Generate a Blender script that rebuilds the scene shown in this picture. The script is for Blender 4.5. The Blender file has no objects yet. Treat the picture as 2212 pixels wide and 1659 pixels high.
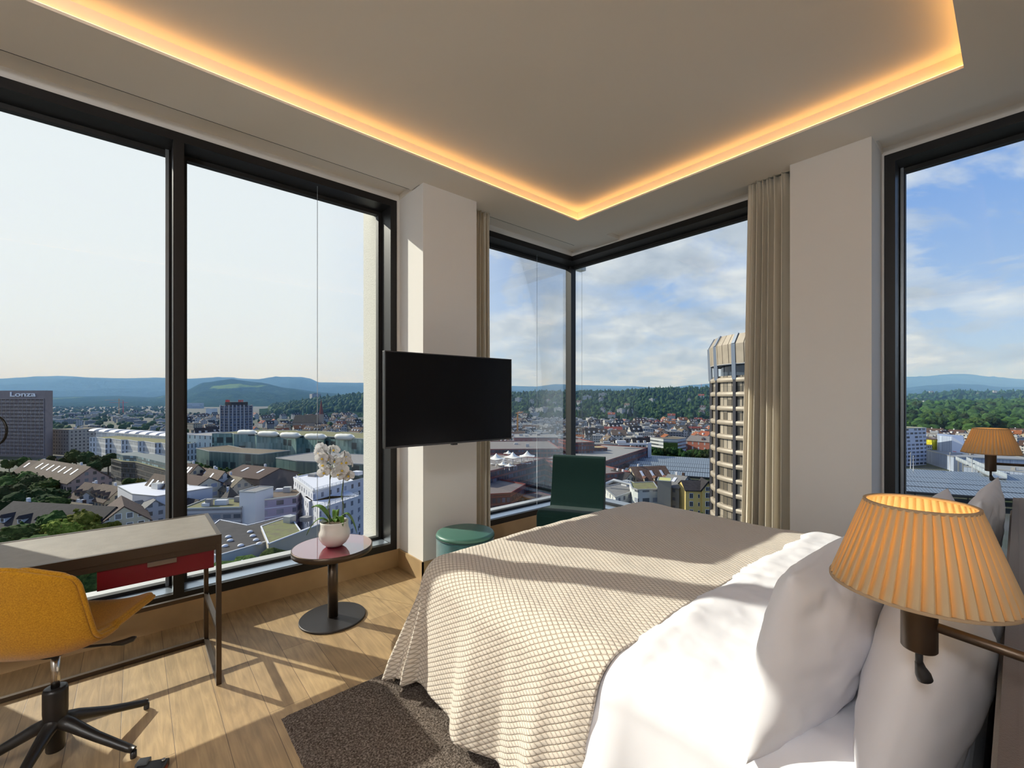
import bpy, bmesh, math, random
from math import sin, cos, pi, radians, sqrt, atan2, hypot
from mathutils import Vector, Matrix, noise

SC = bpy.context.scene
COL = SC.collection
random.seed(7)

# ------------------------------------------------------------------ camera
# world frame: +X runs along the window wall, +Y points out of it; floor z = 0
CZ = 1.42
FPX, CX, HY = 945.0, 1106.0, 858.0
FX, FY = 0.6534, 0.7570            # forward in plan
RX, RY = 0.7570, -0.6534           # right in plan
cam_d = bpy.data.cameras.new('camera')
cam_d.sensor_width = 36.0
cam_d.lens = 36.0 * FPX / 2212.0
cam_d.shift_y = (HY - 829.5) / 2212.0
cam_d.clip_start = 0.05
cam_d.clip_end = 40000
cam = bpy.data.objects.new('camera', cam_d)
COL.objects.link(cam)
cam.location = (0, 0, CZ)
cam.rotation_euler = (pi / 2, 0, atan2(FY, FX) - pi / 2)
SC.camera = cam

def G(px, d):
    """plan position of image column px at depth d"""
    u = (px - CX) / FPX
    return ((FX + u * RX) * d, (FY + u * RY) * d)
def Z(py, d):
    return CZ - (py - HY) * d / FPX
def P(px, py, d):
    x, y = G(px, d)
    return Vector((x, y, Z(py, d)))

# ------------------------------------------------------------------ light
SUN = Vector((0.83, -1.5, -1.0)).normalized()      # direction the sunlight travels
sd = bpy.data.lights.new('sun', 'SUN')
sd.energy = 5.8
sd.color = (1.0, 0.93, 0.80)
sd.angle = radians(0.6)
so = bpy.data.objects.new('sun', sd)
COL.objects.link(so)
so.rotation_euler = SUN.to_track_quat('-Z', 'Y').to_euler()
so.location = (0, 0, 30)

w = bpy.data.worlds.new('sky')
SC.world = w
w.use_nodes = True
nt = w.node_tree
nt.nodes.clear()
class NT:
    def __init__(s, tree): s.t = tree
    def n(s, typ, **kw):
        nd = s.t.nodes.new(typ)
        for k, v in kw.items():
            if k.startswith('i_'):
                key = k[2:]
                nd.inputs[int(key) if key.isdigit() else key].default_value = v
            else: setattr(nd, k, v)
        return nd
    def l(s, a, b): s.t.links.new(a, b)
    def val(s, x, sock):
        if isinstance(x, (int, float)): sock.default_value = x
        elif isinstance(x, (tuple, list)): sock.default_value = x
        else: s.l(x, sock)
    def m(s, op, a, b=0.0, c=None, clamp=False):
        nd = s.n('ShaderNodeMath', operation=op, use_clamp=clamp)
        s.val(a, nd.inputs[0]); s.val(b, nd.inputs[1])
        if c is not None: s.val(c, nd.inputs[2])
        return nd.outputs[0]
    def mix(s, f, a, b, mode='MIX'):
        nd = s.n('ShaderNodeMix', data_type='RGBA', blend_type=mode)
        s.val(f, nd.inputs[0])
        for x, i in ((a, 6), (b, 7)):
            if isinstance(x, (tuple, list)) and len(x) == 3: x = tuple(x) + (1,)
            s.val(x, nd.inputs[i])
        return nd.outputs[2]
    def ramp(s, f, stops, interp='LINEAR'):
        nd = s.n('ShaderNodeValToRGB')
        nd.color_ramp.interpolation = interp
        e = nd.color_ramp.elements
        while len(e) < len(stops): e.new(0.5)
        for el, (p, c) in zip(e, stops):
            el.position = p
            el.color = (c, c, c, 1) if isinstance(c, (int, float)) else tuple(c) + (1,)
        s.l(f, nd.inputs[0])
        return nd.outputs[0]
    def noise(s, vec, scale, detail=3, rough=.5, dist=0.0):
        nd = s.n('ShaderNodeTexNoise')
        nd.inputs['Scale'].default_value = scale
        nd.inputs['Detail'].default_value = detail
        nd.inputs['Roughness'].default_value = rough
        nd.inputs['Distortion'].default_value = dist
        if vec is not None: s.l(vec, nd.inputs['Vector'])
        return nd.outputs[0]

N = NT(nt)
tc = N.n('ShaderNodeTexCoord')
sep = N.n('ShaderNodeSeparateXYZ'); N.l(tc.outputs['Generated'], sep.inputs[0])
dx, dy, dz = sep.outputs
el = N.m('MAXIMUM', dz, 0.0)
base = N.ramp(el, [(0.0, (.60, .74, .92)), (.12, (.42, .58, .88)), (.35, (.22, .40, .83)), (1.0, (.10, .22, .60))])
# brightening of the sky towards the sun's side
dotn = N.n('ShaderNodeVectorMath', operation='DOT_PRODUCT')
N.l(tc.outputs['Generated'], dotn.inputs[0])
sx, sy = -SUN.x, -SUN.y
sl = hypot(sx, sy)
dotn.inputs[1].default_value = (sx / sl * .95, sy / sl * .95, .30)
glow = N.ramp(dotn.outputs['Value'], [(0.0, 0.0), (.33, .08), (.58, .66), (.72, .95), (1.0, 1.0)])
skyc = N.mix(glow, base, (.93, .97, 1.0))
# clouds on a flat layer seen in perspective
den = N.m('ADD', el, 0.26)
cx = N.m('DIVIDE', dx, den); cy = N.m('DIVIDE', dy, den)
comb = N.n('ShaderNodeCombineXYZ'); N.l(cx, comb.inputs[0]); N.l(cy, comb.inputs[1])
nc = N.noise(comb.outputs[0], 2.3, 10, .58, .25)
# heavier cloud bank in the direction between the two walls
db = N.n('ShaderNodeVectorMath', operation='DOT_PRODUCT')
N.l(tc.outputs['Generated'], db.inputs[0])
bx, by = G(1440, 1.0); bl = hypot(bx, by)
db.inputs[1].default_value = (bx / bl, by / bl, .25)
bank = N.ramp(db.outputs['Value'], [(.80, 0.0), (.92, .02), (.965, .12), (1.0, .19)])
low = N.ramp(el, [(0.0, .05), (.045, .16), (.10, .07), (.2, 0.0), (1, 0)])
dens = N.m('ADD', N.m('ADD', nc, bank), low)
cm = N.ramp(dens, [(.53, 0.0), (.62, .55), (.74, .95)], 'EASE')
shade = N.noise(comb.outputs[0], 3.4, 8, .58, .3)
ccol = N.ramp(shade, [(.34, (.46, .52, .60)), (.50, (.62, .67, .74)), (.64, (.84, .87, .90))])
ccol = N.mix(glow, ccol, (.92, .95, 1.0))
skyc = N.mix(cm, skyc, ccol)
bg = N.n('ShaderNodeBackground')
N.l(skyc, bg.inputs[0]); bg.inputs[1].default_value = 1.0
out = N.n('ShaderNodeOutputWorld'); N.l(bg.outputs[0], out.inputs[0])
w.cycles.sampling_method = 'MANUAL'
w.cycles.sample_map_resolution = 512

SC.view_settings.view_transform = 'Standard'
SC.view_settings.look = 'None'
SC.view_settings.gamma = 1.0
SC.view_settings.use_curve_mapping = False
SC.view_settings.exposure = 0.0
cy_ = SC.cycles
cy_.use_denoising = True
cy_.max_bounces = 8
cy_.diffuse_bounces = 5
cy_.glossy_bounces = 3
cy_.transmission_bounces = 4
cy_.transparent_max_bounces = 24
cy_.volume_bounces = 0
cy_.caustics_reflective = False
cy_.caustics_refractive = False
cy_.sample_clamp_indirect = 6.0
cy_.use_adaptive_sampling = True
cy_.adaptive_threshold = 0.025

# ------------------------------------------------------------------ materials
MATS = {}
def newmat(name):
    m = bpy.data.materials.new(name); m.use_nodes = True
    t = m.node_tree; t.nodes.clear()
    k = NT(t)
    o = k.n('ShaderNodeOutputMaterial')
    return m, k, o
def pbr(name, col, rough=.5, metal=0.0, spec=.5, bump=0.0, bscale=40, var=0.0, vscale=5, coat=0.0, sheen=0.0, objvar=0.0, coord='Object', detail=3, vdark=None):
    if name in MATS: return MATS[name]
    m, k, o = newmat(name)
    b = k.n('ShaderNodeBsdfPrincipled')
    b.inputs['Roughness'].default_value = rough
    b.inputs['Metallic'].default_value = metal
    b.inputs['Specular IOR Level'].default_value = spec
    b.inputs['Coat Weight'].default_value = coat
    b.inputs['Sheen Weight'].default_value = sheen
    tc = k.n('ShaderNodeTexCoord')
    c = tuple(col) + (1,)
    if var:
        f = k.noise(tc.outputs[coord], vscale, detail, .6)
        dark = vdark or tuple(x * (1 - var) for x in col)
        c = k.mix(k.ramp(f, [(.3, 0.0), (.7, 1.0)]), dark, tuple(min(1, x * (1 + var * .5)) for x in col))
    if objvar:
        oi = k.n('ShaderNodeObjectInfo')
        hs = k.n('ShaderNodeHueSaturation')
        k.l(k.m('MULTIPLY_ADD', oi.outputs['Random'], objvar * 2, 1 - objvar), hs.inputs['Value'])
        k.l(k.m('MULTIPLY_ADD', oi.outputs['Random'], .04, .48), hs.inputs['Hue'])
        k.val(c, hs.inputs['Color']); c = hs.outputs[0]
    k.val(c, b.inputs['Base Color'])
    if bump:
        f = k.noise(tc.outputs[coord], bscale, 4, .6)
        bn = k.n('ShaderNodeBump'); bn.inputs['Strength'].default_value = bump
        bn.inputs['Distance'].default_value = 1.0 / bscale
        k.l(f, bn.inputs['Height']); k.l(bn.outputs[0], b.inputs['Normal'])
    k.l(b.outputs[0], o.inputs[0])
    MATS[name] = m
    return m

# ------------------------------------------------------------------ mesh building
class MB:
    def __init__(s): s.v = []; s.f = []; s.sm = []; s.uv = None
    def add(s, vs, fs, smooth=False):
        b = len(s.v); s.v += [tuple(v) for v in vs]
        s.f += [tuple(i + b for i in f) for f in fs]
        s.sm += [smooth] * len(fs)
        return s
    def box(s, x0, x1, y0, y1, z0, z1):
        vs = [(x, y, z) for z in (z0, z1) for y in (y0, y1) for x in (x0, x1)]
        return s.add(vs, [(0, 2, 3, 1), (4, 5, 7, 6), (0, 1, 5, 4), (2, 6, 7, 3), (0, 4, 6, 2), (1, 3, 7, 5)])
    def prism(s, pts, z0, z1, cap=True):
        n = len(pts)
        if sum(pts[i][0] * pts[(i + 1) % n][1] - pts[(i + 1) % n][0] * pts[i][1] for i in range(n)) < 0: pts = pts[::-1]
        vs = [(p[0], p[1], z0) for p in pts] + [(p[0], p[1], z1) for p in pts]
        fs = [(i, (i + 1) % n, (i + 1) % n + n, i + n) for i in range(n)]
        if cap: fs += [tuple(range(n))[::-1], tuple(range(n, 2 * n))]
        return s.add(vs, fs)
    def grid(s, rows, smooth=True, closed_u=False, closed_v=False):
        nr, nc = len(rows), len(rows[0])
        vs = [p for r in rows for p in r]
        fs = []
        for i in range(nr if closed_v else nr - 1):
            for j in range(nc if closed_u else nc - 1):
                a = i * nc + j; b = i * nc + (j + 1) % nc
                c = ((i + 1) % nr) * nc + (j + 1) % nc; d = ((i + 1) % nr) * nc + j
                fs.append((a, b, c, d))
        return s.add(vs, fs, smooth)
    def lathe(s, prof, cx=0, cy=0, seg=48, smooth=True, cap=True, a0=0.0):
        rows = [[(cx + r * cos(a0 + 2 * pi * j / seg), cy + r * sin(a0 + 2 * pi * j / seg), z) for j in range(seg)] for r, z in prof]
        b = len(s.v)
        s.grid(rows, smooth, closed_u=True)
        if cap:
            n = len(prof)
            s.f.append(tuple(b + j for j in range(seg))[::-1]); s.sm.append(False)
            s.f.append(tuple(b + (n - 1) * seg + j for j in range(seg))); s.sm.append(False)
        return s
    def tube(s, pts, r, seg=10, smooth=True, cap=True):
        pts = [Vector(p) for p in pts]
        rs = r if isinstance(r, (list, tuple)) else [r] * len(pts)
        rows = []; up = None
        for i, p in enumerate(pts):
            t = (pts[min(i + 1, len(pts) - 1)] - pts[max(i - 1, 0)]).normalized()
            if up is None:
                up = Vector((0, 0, 1)) if abs(t.z) < .9 else Vector((1, 0, 0))
            a = t.cross(up).normalized(); up = a.cross(t).normalized()
            rows.append([p + (a * cos(2 * pi * j / seg) + up * sin(2 * pi * j / seg)) * rs[i] for j in range(seg)])
        b = len(s.v)
        s.grid(rows, smooth, closed_u=True)
        if cap:
            n = len(rows)
            s.f.append(tuple(b + j for j in range(seg))); s.sm.append(False)
            s.f.append(tuple(b + (n - 1) * seg + j for j in range(seg))[::-1]); s.sm.append(False)
        return s
    def bar(s, a, b, wd, ht=None, up=(0, 0, 1)):
        a, b = Vector(a), Vector(b); ht = ht or wd
        t = (b - a).normalized(); up = Vector(up)
        if abs(t.dot(up)) > .95: up = Vector((1, 0, 0))
        x = t.cross(up).normalized() * wd / 2; y = x.cross(t).normalized() * ht / 2
        vs = [a - x - y, a + x - y, a + x + y, a - x + y, b - x - y, b + x - y, b + x + y, b - x + y]
        return s.add(vs, [(3, 2, 1, 0), (4, 5, 6, 7), (0, 1, 5, 4), (1, 2, 6, 5), (2, 3, 7, 6), (3, 0, 4, 7)])
    def obb(s, c, sz, rot=0.0):
        """box centred at c (z = bottom) turned by rot"""
        ca, sa = cos(rot), sin(rot)
        hx, hy = sz[0] / 2, sz[1] / 2
        pts = [(c[0] + x * ca - y * sa, c[1] + x * sa + y * ca) for x, y in ((-hx, -hy), (hx, -hy), (hx, hy), (-hx, hy))]
        return s.prism(pts, c[2], c[2] + sz[2])
    def mesh(s, name):
        me = bpy.data.meshes.new(name)
        me.from_pydata(s.v, [], s.f)
        me.polygons.foreach_set('use_smooth', s.sm)
        uvl = me.uv_layers.new(name='UVMap')
        if s.uv is not None:
            for l in me.loops: uvl.data[l.index].uv = s.uv[l.vertex_index]
        else:
            vs = me.vertices
            for p in me.polygons:
                n = p.normal
                if abs(n.z) < .75:
                    h = hypot(n.x, n.y) or 1
                    tx, ty = -n.y / h, n.x / h
                    zs = 1 if abs(n.z) < .2 else 1 / max(.3, sqrt(1 - n.z * n.z))
                    for li in p.loop_indices:
                        c = vs[me.loops[li].vertex_index].co
                        uvl.data[li].uv = (c.x * tx + c.y * ty, c.z * zs)
                else:
                    for li in p.loop_indices:
                        c = vs[me.loops[li].vertex_index].co
                        uvl.data[li].uv = (c.x, c.y)
        me.update()
        return me
    def build(s, name, mat, parent=None, bevel=0.0, subsurf=0, solid=0.0, loc=None, label=None):
        me = s.mesh(name)
        o = bpy.data.objects.new(name, me); COL.objects.link(o)
        if mat: me.materials.append(mat)
        if parent: o.parent = parent
        if loc: o.location = loc
        if label: o['label'] = label
        if solid:
            md = o.modifiers.new('s', 'SOLIDIFY'); md.thickness = solid; md.offset = 0
        if bevel:
            md = o.modifiers.new('b', 'BEVEL'); md.width = bevel; md.segments = 2; md.limit_method = 'ANGLE'
        if subsurf:
            md = o.modifiers.new('u', 'SUBSURF'); md.levels = subsurf; md.render_levels = subsurf
        return o

def tag(o, label=None, cat=None, group=None, kind=None):
    if label: o['label'] = label
    if cat: o['category'] = cat
    if group: o['group'] = group
    if kind: o['kind'] = kind
    return o
def empty(name, loc=(0, 0, 0), rz=0.0, label=None, cat=None, group=None, kind=None):
    o = bpy.data.objects.new(name, None); COL.objects.link(o)
    o.location = loc; o.rotation_euler = (0, 0, rz); o.empty_display_size = .1
    return tag(o, label, cat, group, kind)
def copy_tree(o, loc=None, rz=None, scale=None, label=None, group=None, cat=None, parent=None):
    c = o.copy(); COL.objects.link(c)
    if parent is not None: c.parent = parent
    if loc is not None: c.location = loc
    if rz is not None: c.rotation_euler = (0, 0, rz)
    if scale is not None: c.scale = scale
    tag(c, label, cat, group)
    for ch in list(o.children):
        copy_tree(ch, parent=c)
    return c
def struct(name, mb, mat, **kw):
    o = mb.build(name, mat, **kw)
    o['kind'] = 'structure'
    return o
# ================================================================== ROOM
D1, D2 = 3.41, 3.87                 # planes of the long window wall (y) and of the right one (x)
XL, YB = -3.0, -0.50                # remaining walls, beside and behind the camera
ZS, ZR, ZC = 3.08, 3.12, 3.18       # soffit, blind recess, raised ceiling
M_wall = pbr('white_plaster', (.78, .76, .73), .85, bump=.05, bscale=220)
M_ceil = pbr('ceiling_paint', (.82, .765, .68), .9, bump=.03, bscale=300)
M_oakb = pbr('oak_trim', (.52, .36, .19), .5, var=.18, vscale=3)
M_frame = pbr('black_window_metal', (.012, .011, .011), .42, .0, .35)
M_conc = pbr('light_render', (.62, .60, .54), .9, bump=.5, bscale=90, var=.12, vscale=60)
M_gask = pbr('black_gasket', (.008, .008, .008), .6)

def floor_mat():
    m, k, o = newmat('oak_floor')
    tc = k.n('ShaderNodeTexCoord')
    sp = k.n('ShaderNodeSeparateXYZ'); k.l(tc.outputs['Object'], sp.inputs[0])
    cb = k.n('ShaderNodeCombineXYZ'); k.l(sp.outputs[1], cb.inputs[0]); k.l(k.m('ADD', sp.outputs[0], .044), cb.inputs[1])
    br = k.n('ShaderNodeTexBrick', offset=.37, offset_frequency=3)
    k.l(cb.outputs[0], br.inputs['Vector'])
    br.inputs['Scale'].default_value = 1.0
    br.inputs['Brick Width'].default_value = 1.35
    br.inputs['Row Height'].default_value = .168
    br.inputs['Mortar Size'].default_value = .0012
    br.inputs['Mortar Smooth'].default_value = .3
    br.inputs['Bias'].default_value = 0
    br.inputs['Color1'].default_value = (.52, .36, .185, 1)
    br.inputs['Color2'].default_value = (.40, .265, .13, 1)
    br.inputs['Mortar'].default_value = (.12, .07, .035, 1)
    mp = k.n('ShaderNodeMapping'); mp.inputs['Scale'].default_value = (14, 1.1, 1)
    k.l(tc.outputs['Object'], mp.inputs[0])
    g = k.noise(mp.outputs[0], 2.2, 6, .62, 1.6)
    mp2 = k.n('ShaderNodeMapping'); mp2.inputs['Scale'].default_value = (5, .8, 1)
    k.l(tc.outputs['Object'], mp2.inputs[0])
    wv = k.n('ShaderNodeTexWave', wave_type='RINGS'); wv.inputs['Scale'].default_value = 2.0; wv.inputs['Distortion'].default_value = 9
    wv.inputs['Detail'].default_value = 3; k.l(mp2.outputs[0], wv.inputs[0])
    f = k.m('MULTIPLY', k.ramp(g, [(.3, .70), (.7, 1.10)]), k.ramp(wv.outputs[1], [(0, .93), (1, 1.04)]))
    c = k.mix(1.0, br.outputs[0], f, 'MULTIPLY')
    b = k.n('ShaderNodeBsdfPrincipled'); k.l(c, b.inputs['Base Color'])
    b.inputs['Roughness'].default_value = .48
    bn = k.n('ShaderNodeBump'); bn.inputs['Strength'].default_value = .25; bn.inputs['Distance'].default_value = .003
    k.l(k.m('SUBTRACT', g, k.m('MULTIPLY', br.outputs['Fac'], 2.0)), bn.inputs['Height']); k.l(bn.outputs[0], b.inputs['Normal'])
    k.l(b.outputs[0], o.inputs[0])
    return m
M_floor = floor_mat()

def glass_mat():
    m, k, o = newmat('window_glass')
    tr = k.n('ShaderNodeBsdfTransparent'); tr.inputs[0].default_value = (.955, .975, .97, 1)
    gl = k.n('ShaderNodeBsdfGlossy'); gl.inputs['Roughness'].default_value = .0
    fr = k.n('ShaderNodeFresnel'); fr.inputs[0].default_value = 1.42
    mx = k.n('ShaderNodeMixShader'); k.l(k.m('MULTIPLY', fr.outputs[0], .42), mx.inputs[0])
    k.l(tr.outputs[0], mx.inputs[1]); k.l(gl.outputs[0], mx.inputs[2])
    k.l(mx.outputs[0], o.inputs[0])
    return m
M_glass = glass_mat()

struct('floor', MB().box(XL - .1, D2 + .3, YB - .1, D1 + .24, -.12, 0), M_floor)

# --- walls
YO = D1 + .24                        # outer face of the wall core
mb = MB()
mb.box(XL - .15, -.95, D1, YO, 0, ZR + .2)                       # beside the left window
mb.box(-.95, 1.666, D1, YO, 3.063, ZR + .2)                      # above it
mb.box(-.95, 1.666, D1 + .005, YO, 0, .148)
mb.box(1.666, 2.2, D1, YO, 0, ZR + .2)
mb.box(1.69, 2.2, 3.01, D1, 0, ZR + .05)                         # pillar
mb.box(2.2, D2 + .24, D1, YO, 3.063, ZR + .2)
mb.box(2.2, D2 + .24, D1 + .005, YO, 0, .148)
struct('wall_left', mb, M_wall)
mb = MB()
XO = D2 + .24
mb.box(D2, XO, 1.07, D1, 3.063, ZR + .2)
mb.box(D2 + .005, XO, 1.07, D1, 0, .148)
mb.box(D2, XO, .6, 1.07, 0, ZR + .2)
mb.box(3.55, D2, .612, 1.07, 0, ZR + .05)                        # pillar
mb.box(D2, XO, YB, .6, 3.063, ZR + .2)
mb.box(D2 + .005, XO, YB, .6, 0, .148)
struct('wall_right', mb, M_wall)
struct('wall_back', MB().box(XL - .15, XO, YB - .15, YB, 0, ZR + .2), M_wall)
struct('wall_side', MB().box(XL - .15, XL, YB, D1, 0, ZR + .2), M_wall)

# --- exterior reveals
mb = MB()
mb.box(-.96, 2.3, YO, YO + .09, 3.03, 3.7)                       # lintel over left window
mb.box(2.3, XO + .3, YO, YO + .09, 3.05, 3.7)
mb.box(XO, XO + .09, YB, YO, 3.05, 3.7)
struct('trim_1', mb, M_conc)
struct('trim_2', MB().box(1.60, 2.09, YO, YO + .30, -.6, 3.6), M_conc)
struct('trim_3', MB().box(-1.5, -.95, YO, YO + .30, -.6, 3.6), M_conc)
struct('trim_4', MB().box(XO, XO + .12, .58, 1.1, -.6, 3.6), M_conc)
M_sillx = pbr('outside_sill', (.55, .55, .54), .5, .3)
struct('trim_5', MB().box(-.95, 1.6, YO + .005, YO + .11, .10, .212), M_sillx)
struct('trim_6', MB().box(2.23, XO + .16, YO + .005, YO + .11, .10, .212).box(XO + .005, XO + .16, YB, YO, .10, .215), M_sillx)
struct('trim_7', MB().box(-3.2, XO, YB - .1, YO, -.6, -.12).box(-3.2, XO, YB - .1, YO, ZR + .2, 3.7), M_conc)

# --- ceiling
mb = MB()
O = (-2.0, 3.2, .145, 2.75)
T = ZR + .2
mb.box(XL, D2, O[3], 3.06, ZS, T)                                # strip in front of the left window wall
mb.box(XL, -.95, 3.06, D1, ZS, T)
mb.box(-.95, 1.69, 3.06, 3.18, ZS, T); mb.box(-.95, 1.69, 3.18, D1, ZR, T)
mb.box(1.684, 2.2, 3.06, D1, ZS, T)
mb.box(2.2, 3.64, 3.06, 3.18, ZS, T); mb.box(2.2, D2, 3.18, D1, ZR, T)
mb.box(O[1], 3.64, YB, O[3], ZS, T)
mb.box(3.64, D2, .606, 1.07, ZS, T); mb.box(3.64, D2, 1.07, O[3], ZR, T); mb.box(3.64, D2, O[3], 3.18, ZR, T)
mb.box(3.64, D2, YB, .612, ZR, T)
mb.box(XL, O[0], YB, O[3], ZS, T)
mb.box(O[0], O[1], YB, O[2], ZS, T)
mb.box(O[0], O[1], O[2], O[3], ZC, T)                            # raised field
# small lip that hides the light strip
L = .036
for (a, b, c, d) in ((O[0], O[1], O[3] - L, O[3]), (O[0], O[1], O[2], O[2] + L), (O[0], O[0] + L, O[2] + L, O[3] - L), (O[1] - L, O[1], O[2] + L, O[3] - L)):
    mb.box(a, b, c, d, ZS, ZS + .014)
struct('ceiling', mb, M_ceil)

# light strips lying on the lip (tucked along the fascia)
def emit(name, col, s):
    m, k, o = newmat(name)
    e = k.n('ShaderNodeEmission'); e.inputs[0].default_value = tuple(col) + (1,); e.inputs[1].default_value = s
    k.l(e.outputs[0], o.inputs[0]); return m
M_led = emit('warm_light_strip', (1.0, .50, .14), 8.5)
e = .032
strips = (('running along the window side of the ceiling recess', (O[0], O[1], O[3] - e, O[3] - .016)),
          ('running along the headboard side of the ceiling recess', (O[0], O[1], O[2] + .016, O[2] + e)),
          ('on the far side of the recess above the yellow chair', (O[0] + .016, O[0] + e, O[2] + e, O[3] - e)),
          ('running towards the corner window above the foot of the bed', (O[1] - e, O[1] - .016, O[2] + e, O[3] - e)))
for lab, (a, b, c, d) in strips:
    o_ = MB().box(a, b, c, d, ZS + .0142, ZS + .0182).build('light_strip', M_led)
    tag(o_, 'warm light strip ' + lab, 'light strip')
# blind slot lines in the soffit
struct('trim_8', MB().box(-.95, 1.66, 3.176, 3.18, ZS - .001, ZS + .004).box(2.2, 3.64, 3.176, 3.18, ZS - .001, ZS + .004), M_gask)

# --- oak baseboards
struct('baseboard_left', MB().box(-.95, 1.69, D1 - .004, D1 + .004, 0, .147).box(2.2, D2, D1 - .004, D1 + .004, 0, .147).box(XL, -.95, D1 - .012, D1, 0, .147), M_oakb)
struct('baseboard_pillar', MB().box(1.678, 1.69, 2.998, D1 - .004, 0, .147).box(1.678, 2.2, 2.998, 3.01, 0, .147), M_oakb)
struct('baseboard_right', MB().box(D2 - .004, D2 + .004, 1.07, D1, 0, .147).box(3.538, 3.55, .60, 1.08, 0, .147).box(D2 - .004, D2 + .004, YB, .6, 0, .147), M_oakb)

# --- windows.  A ring is given in (u, z) and extruded over depth v; axis 'y': u = x, v = y; axis 'x': u = y, v = x
def ubox(mb, ax, u0, u1, v0, v1, z0, z1):
    if ax == 'y': mb.box(u0, u1, v0, v1, z0, z1)
    else: mb.box(v0, v1, u0, u1, z0, z1)
ZB0, ZT0 = .148, 3.063
FW = .056
def pane(win, ax, u0, u1, v, left=True, right=True):
    """fixed light: black sash ring set back in the reveal, glass in it"""
    s = .028
    mb = MB(); z0, z1 = ZB0 + FW, ZT0 - FW
    ubox(mb, ax, u0, u1, v, v + .05, z1 - s, z1); ubox(mb, ax, u0, u1, v, v + .05, z0, z0 + .022)
    if left: ubox(mb, ax, u0, u0 + s, v, v + .05, z0 + .022, z1 - s)
    if right: ubox(mb, ax, u1 - s, u1, v, v + .05, z0 + .022, z1 - s)
    mb.build('sash', M_gask, win)
    g = MB(); ubox(g, ax, u0, u1, v + .022, v + .030, z0 + .01, z1 - .01)
    g.build('glass_pane', M_glass, win)

def ring(win, ax, u0, u1, v0, v1, left=True, right=True, top_ext=0.0):
    mb = MB()
    ubox(mb, ax, u0, u1 + top_ext, v0, v1, ZT0 - FW, ZT0)
    ubox(mb, ax, u0, u1 + top_ext, v0, v1, ZB0, ZB0 + FW)
    if left: ubox(mb, ax, u0, u0 + FW, v0, v1, ZB0 + FW, ZT0 - FW)
    if right: ubox(mb, ax, u1 - FW, u1, v0, v1, ZB0 + FW, ZT0 - FW)
    return mb.build('window_frame', M_frame, win)

w1 = empty('window_1', (0, 0, 0), kind='structure')
ring(w1, 'y', -.95, 1.664, D1 - .006, D1 + .22)
MB().box(.181, .235, D1 - .006, D1 + .22, ZB0 + FW, ZT0 - FW).build('mullion', M_frame, w1)
pane(w1, 'y', -.894, .181, D1 + .17); pane(w1, 'y', .235, 1.608, D1 + .17)
M_sash = pbr('grey_blue_metal', (.30, .34, .38), .3, .6)
MB().box(.150, .168, D1 + .155, D1 + .169, ZB0 + FW, ZT0 - FW).build('glazing_bead', M_sash, w1)

M_sill = pbr('sill_metal', (.46, .54, .64), .32, .7)
MB().box(-.89, .18, D1 + .03, D1 + .165, ZB0 + FW, ZB0 + FW + .002).box(.236, 1.605, D1 + .03, D1 + .165, ZB0 + FW, ZB0 + FW + .002).build('sill_plate', M_sill, w1)
w2 = empty('window_2', (0, 0, 0), kind='structure')
GX, GY = D2 + .17, D1 + .17
ring(w2, 'y', 2.2, D2, D1 - .006, D1 + .22, right=False, top_ext=.22)
mb = MB()
ubox(mb, 'x', 1.07, D1 - .006, D2 - .006, D2 + .22, ZT0 - FW, ZT0); ubox(mb, 'x', 1.07, D1 - .006, D2 - .006, D2 + .22, ZB0, ZB0 + FW)
ubox(mb, 'x', 1.07, 1.07 + FW, D2 - .006, D2 + .22, ZB0 + FW, ZT0 - FW)
mb.build('window_frame', M_frame, w2)
pane(w2, 'y', 2.256, GX, GY, right=False); pane(w2, 'x', 1.126, GY, GX, right=False)
MB().box(GX - .035, GX + .05, GY - .035, GY + .05, ZB0 + FW, ZT0 - FW).build('corner_post', M_gask, w2)
MB().box(2.26, GX - .04, D1 + .03, D1 + .165, ZB0 + FW, ZB0 + FW + .002).box(D2 + .03, D2 + .165, 1.13, D1 + .03, ZB0 + FW, ZB0 + FW + .002).build('sill_plate', M_sill, w2)
# thin vertical steadying wires of the outside blinds
wires = MB()
for px_, dd in ((1160, 4.86), (1257, 5.30)):
    x, y = G(px_, dd); wires.tube([(x, y, .22), (x, y, 3.0)], .0018, 6)
wires.build('blind_wire', M_sash, w2)
x, y = G(695, 3.20); MB().tube([(x, y + .1, .2), (x, y + .1, 3.0)], .002, 6).build('blind_wire', M_sash, w1)

w3 = empty('window_3', (0, 0, 0), kind='structure')
ring(w3, 'x', YB - .1, .598, D2 - .006, D2 + .22, left=False)
MB().box(D2 + .152, D2 + .168, .520, .536, ZB0 + FW, ZT0 - FW).build('glazing_bead', M_sash, w3)
pane(w3, 'x', YB - .1, .542, GX, left=False)

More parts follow.
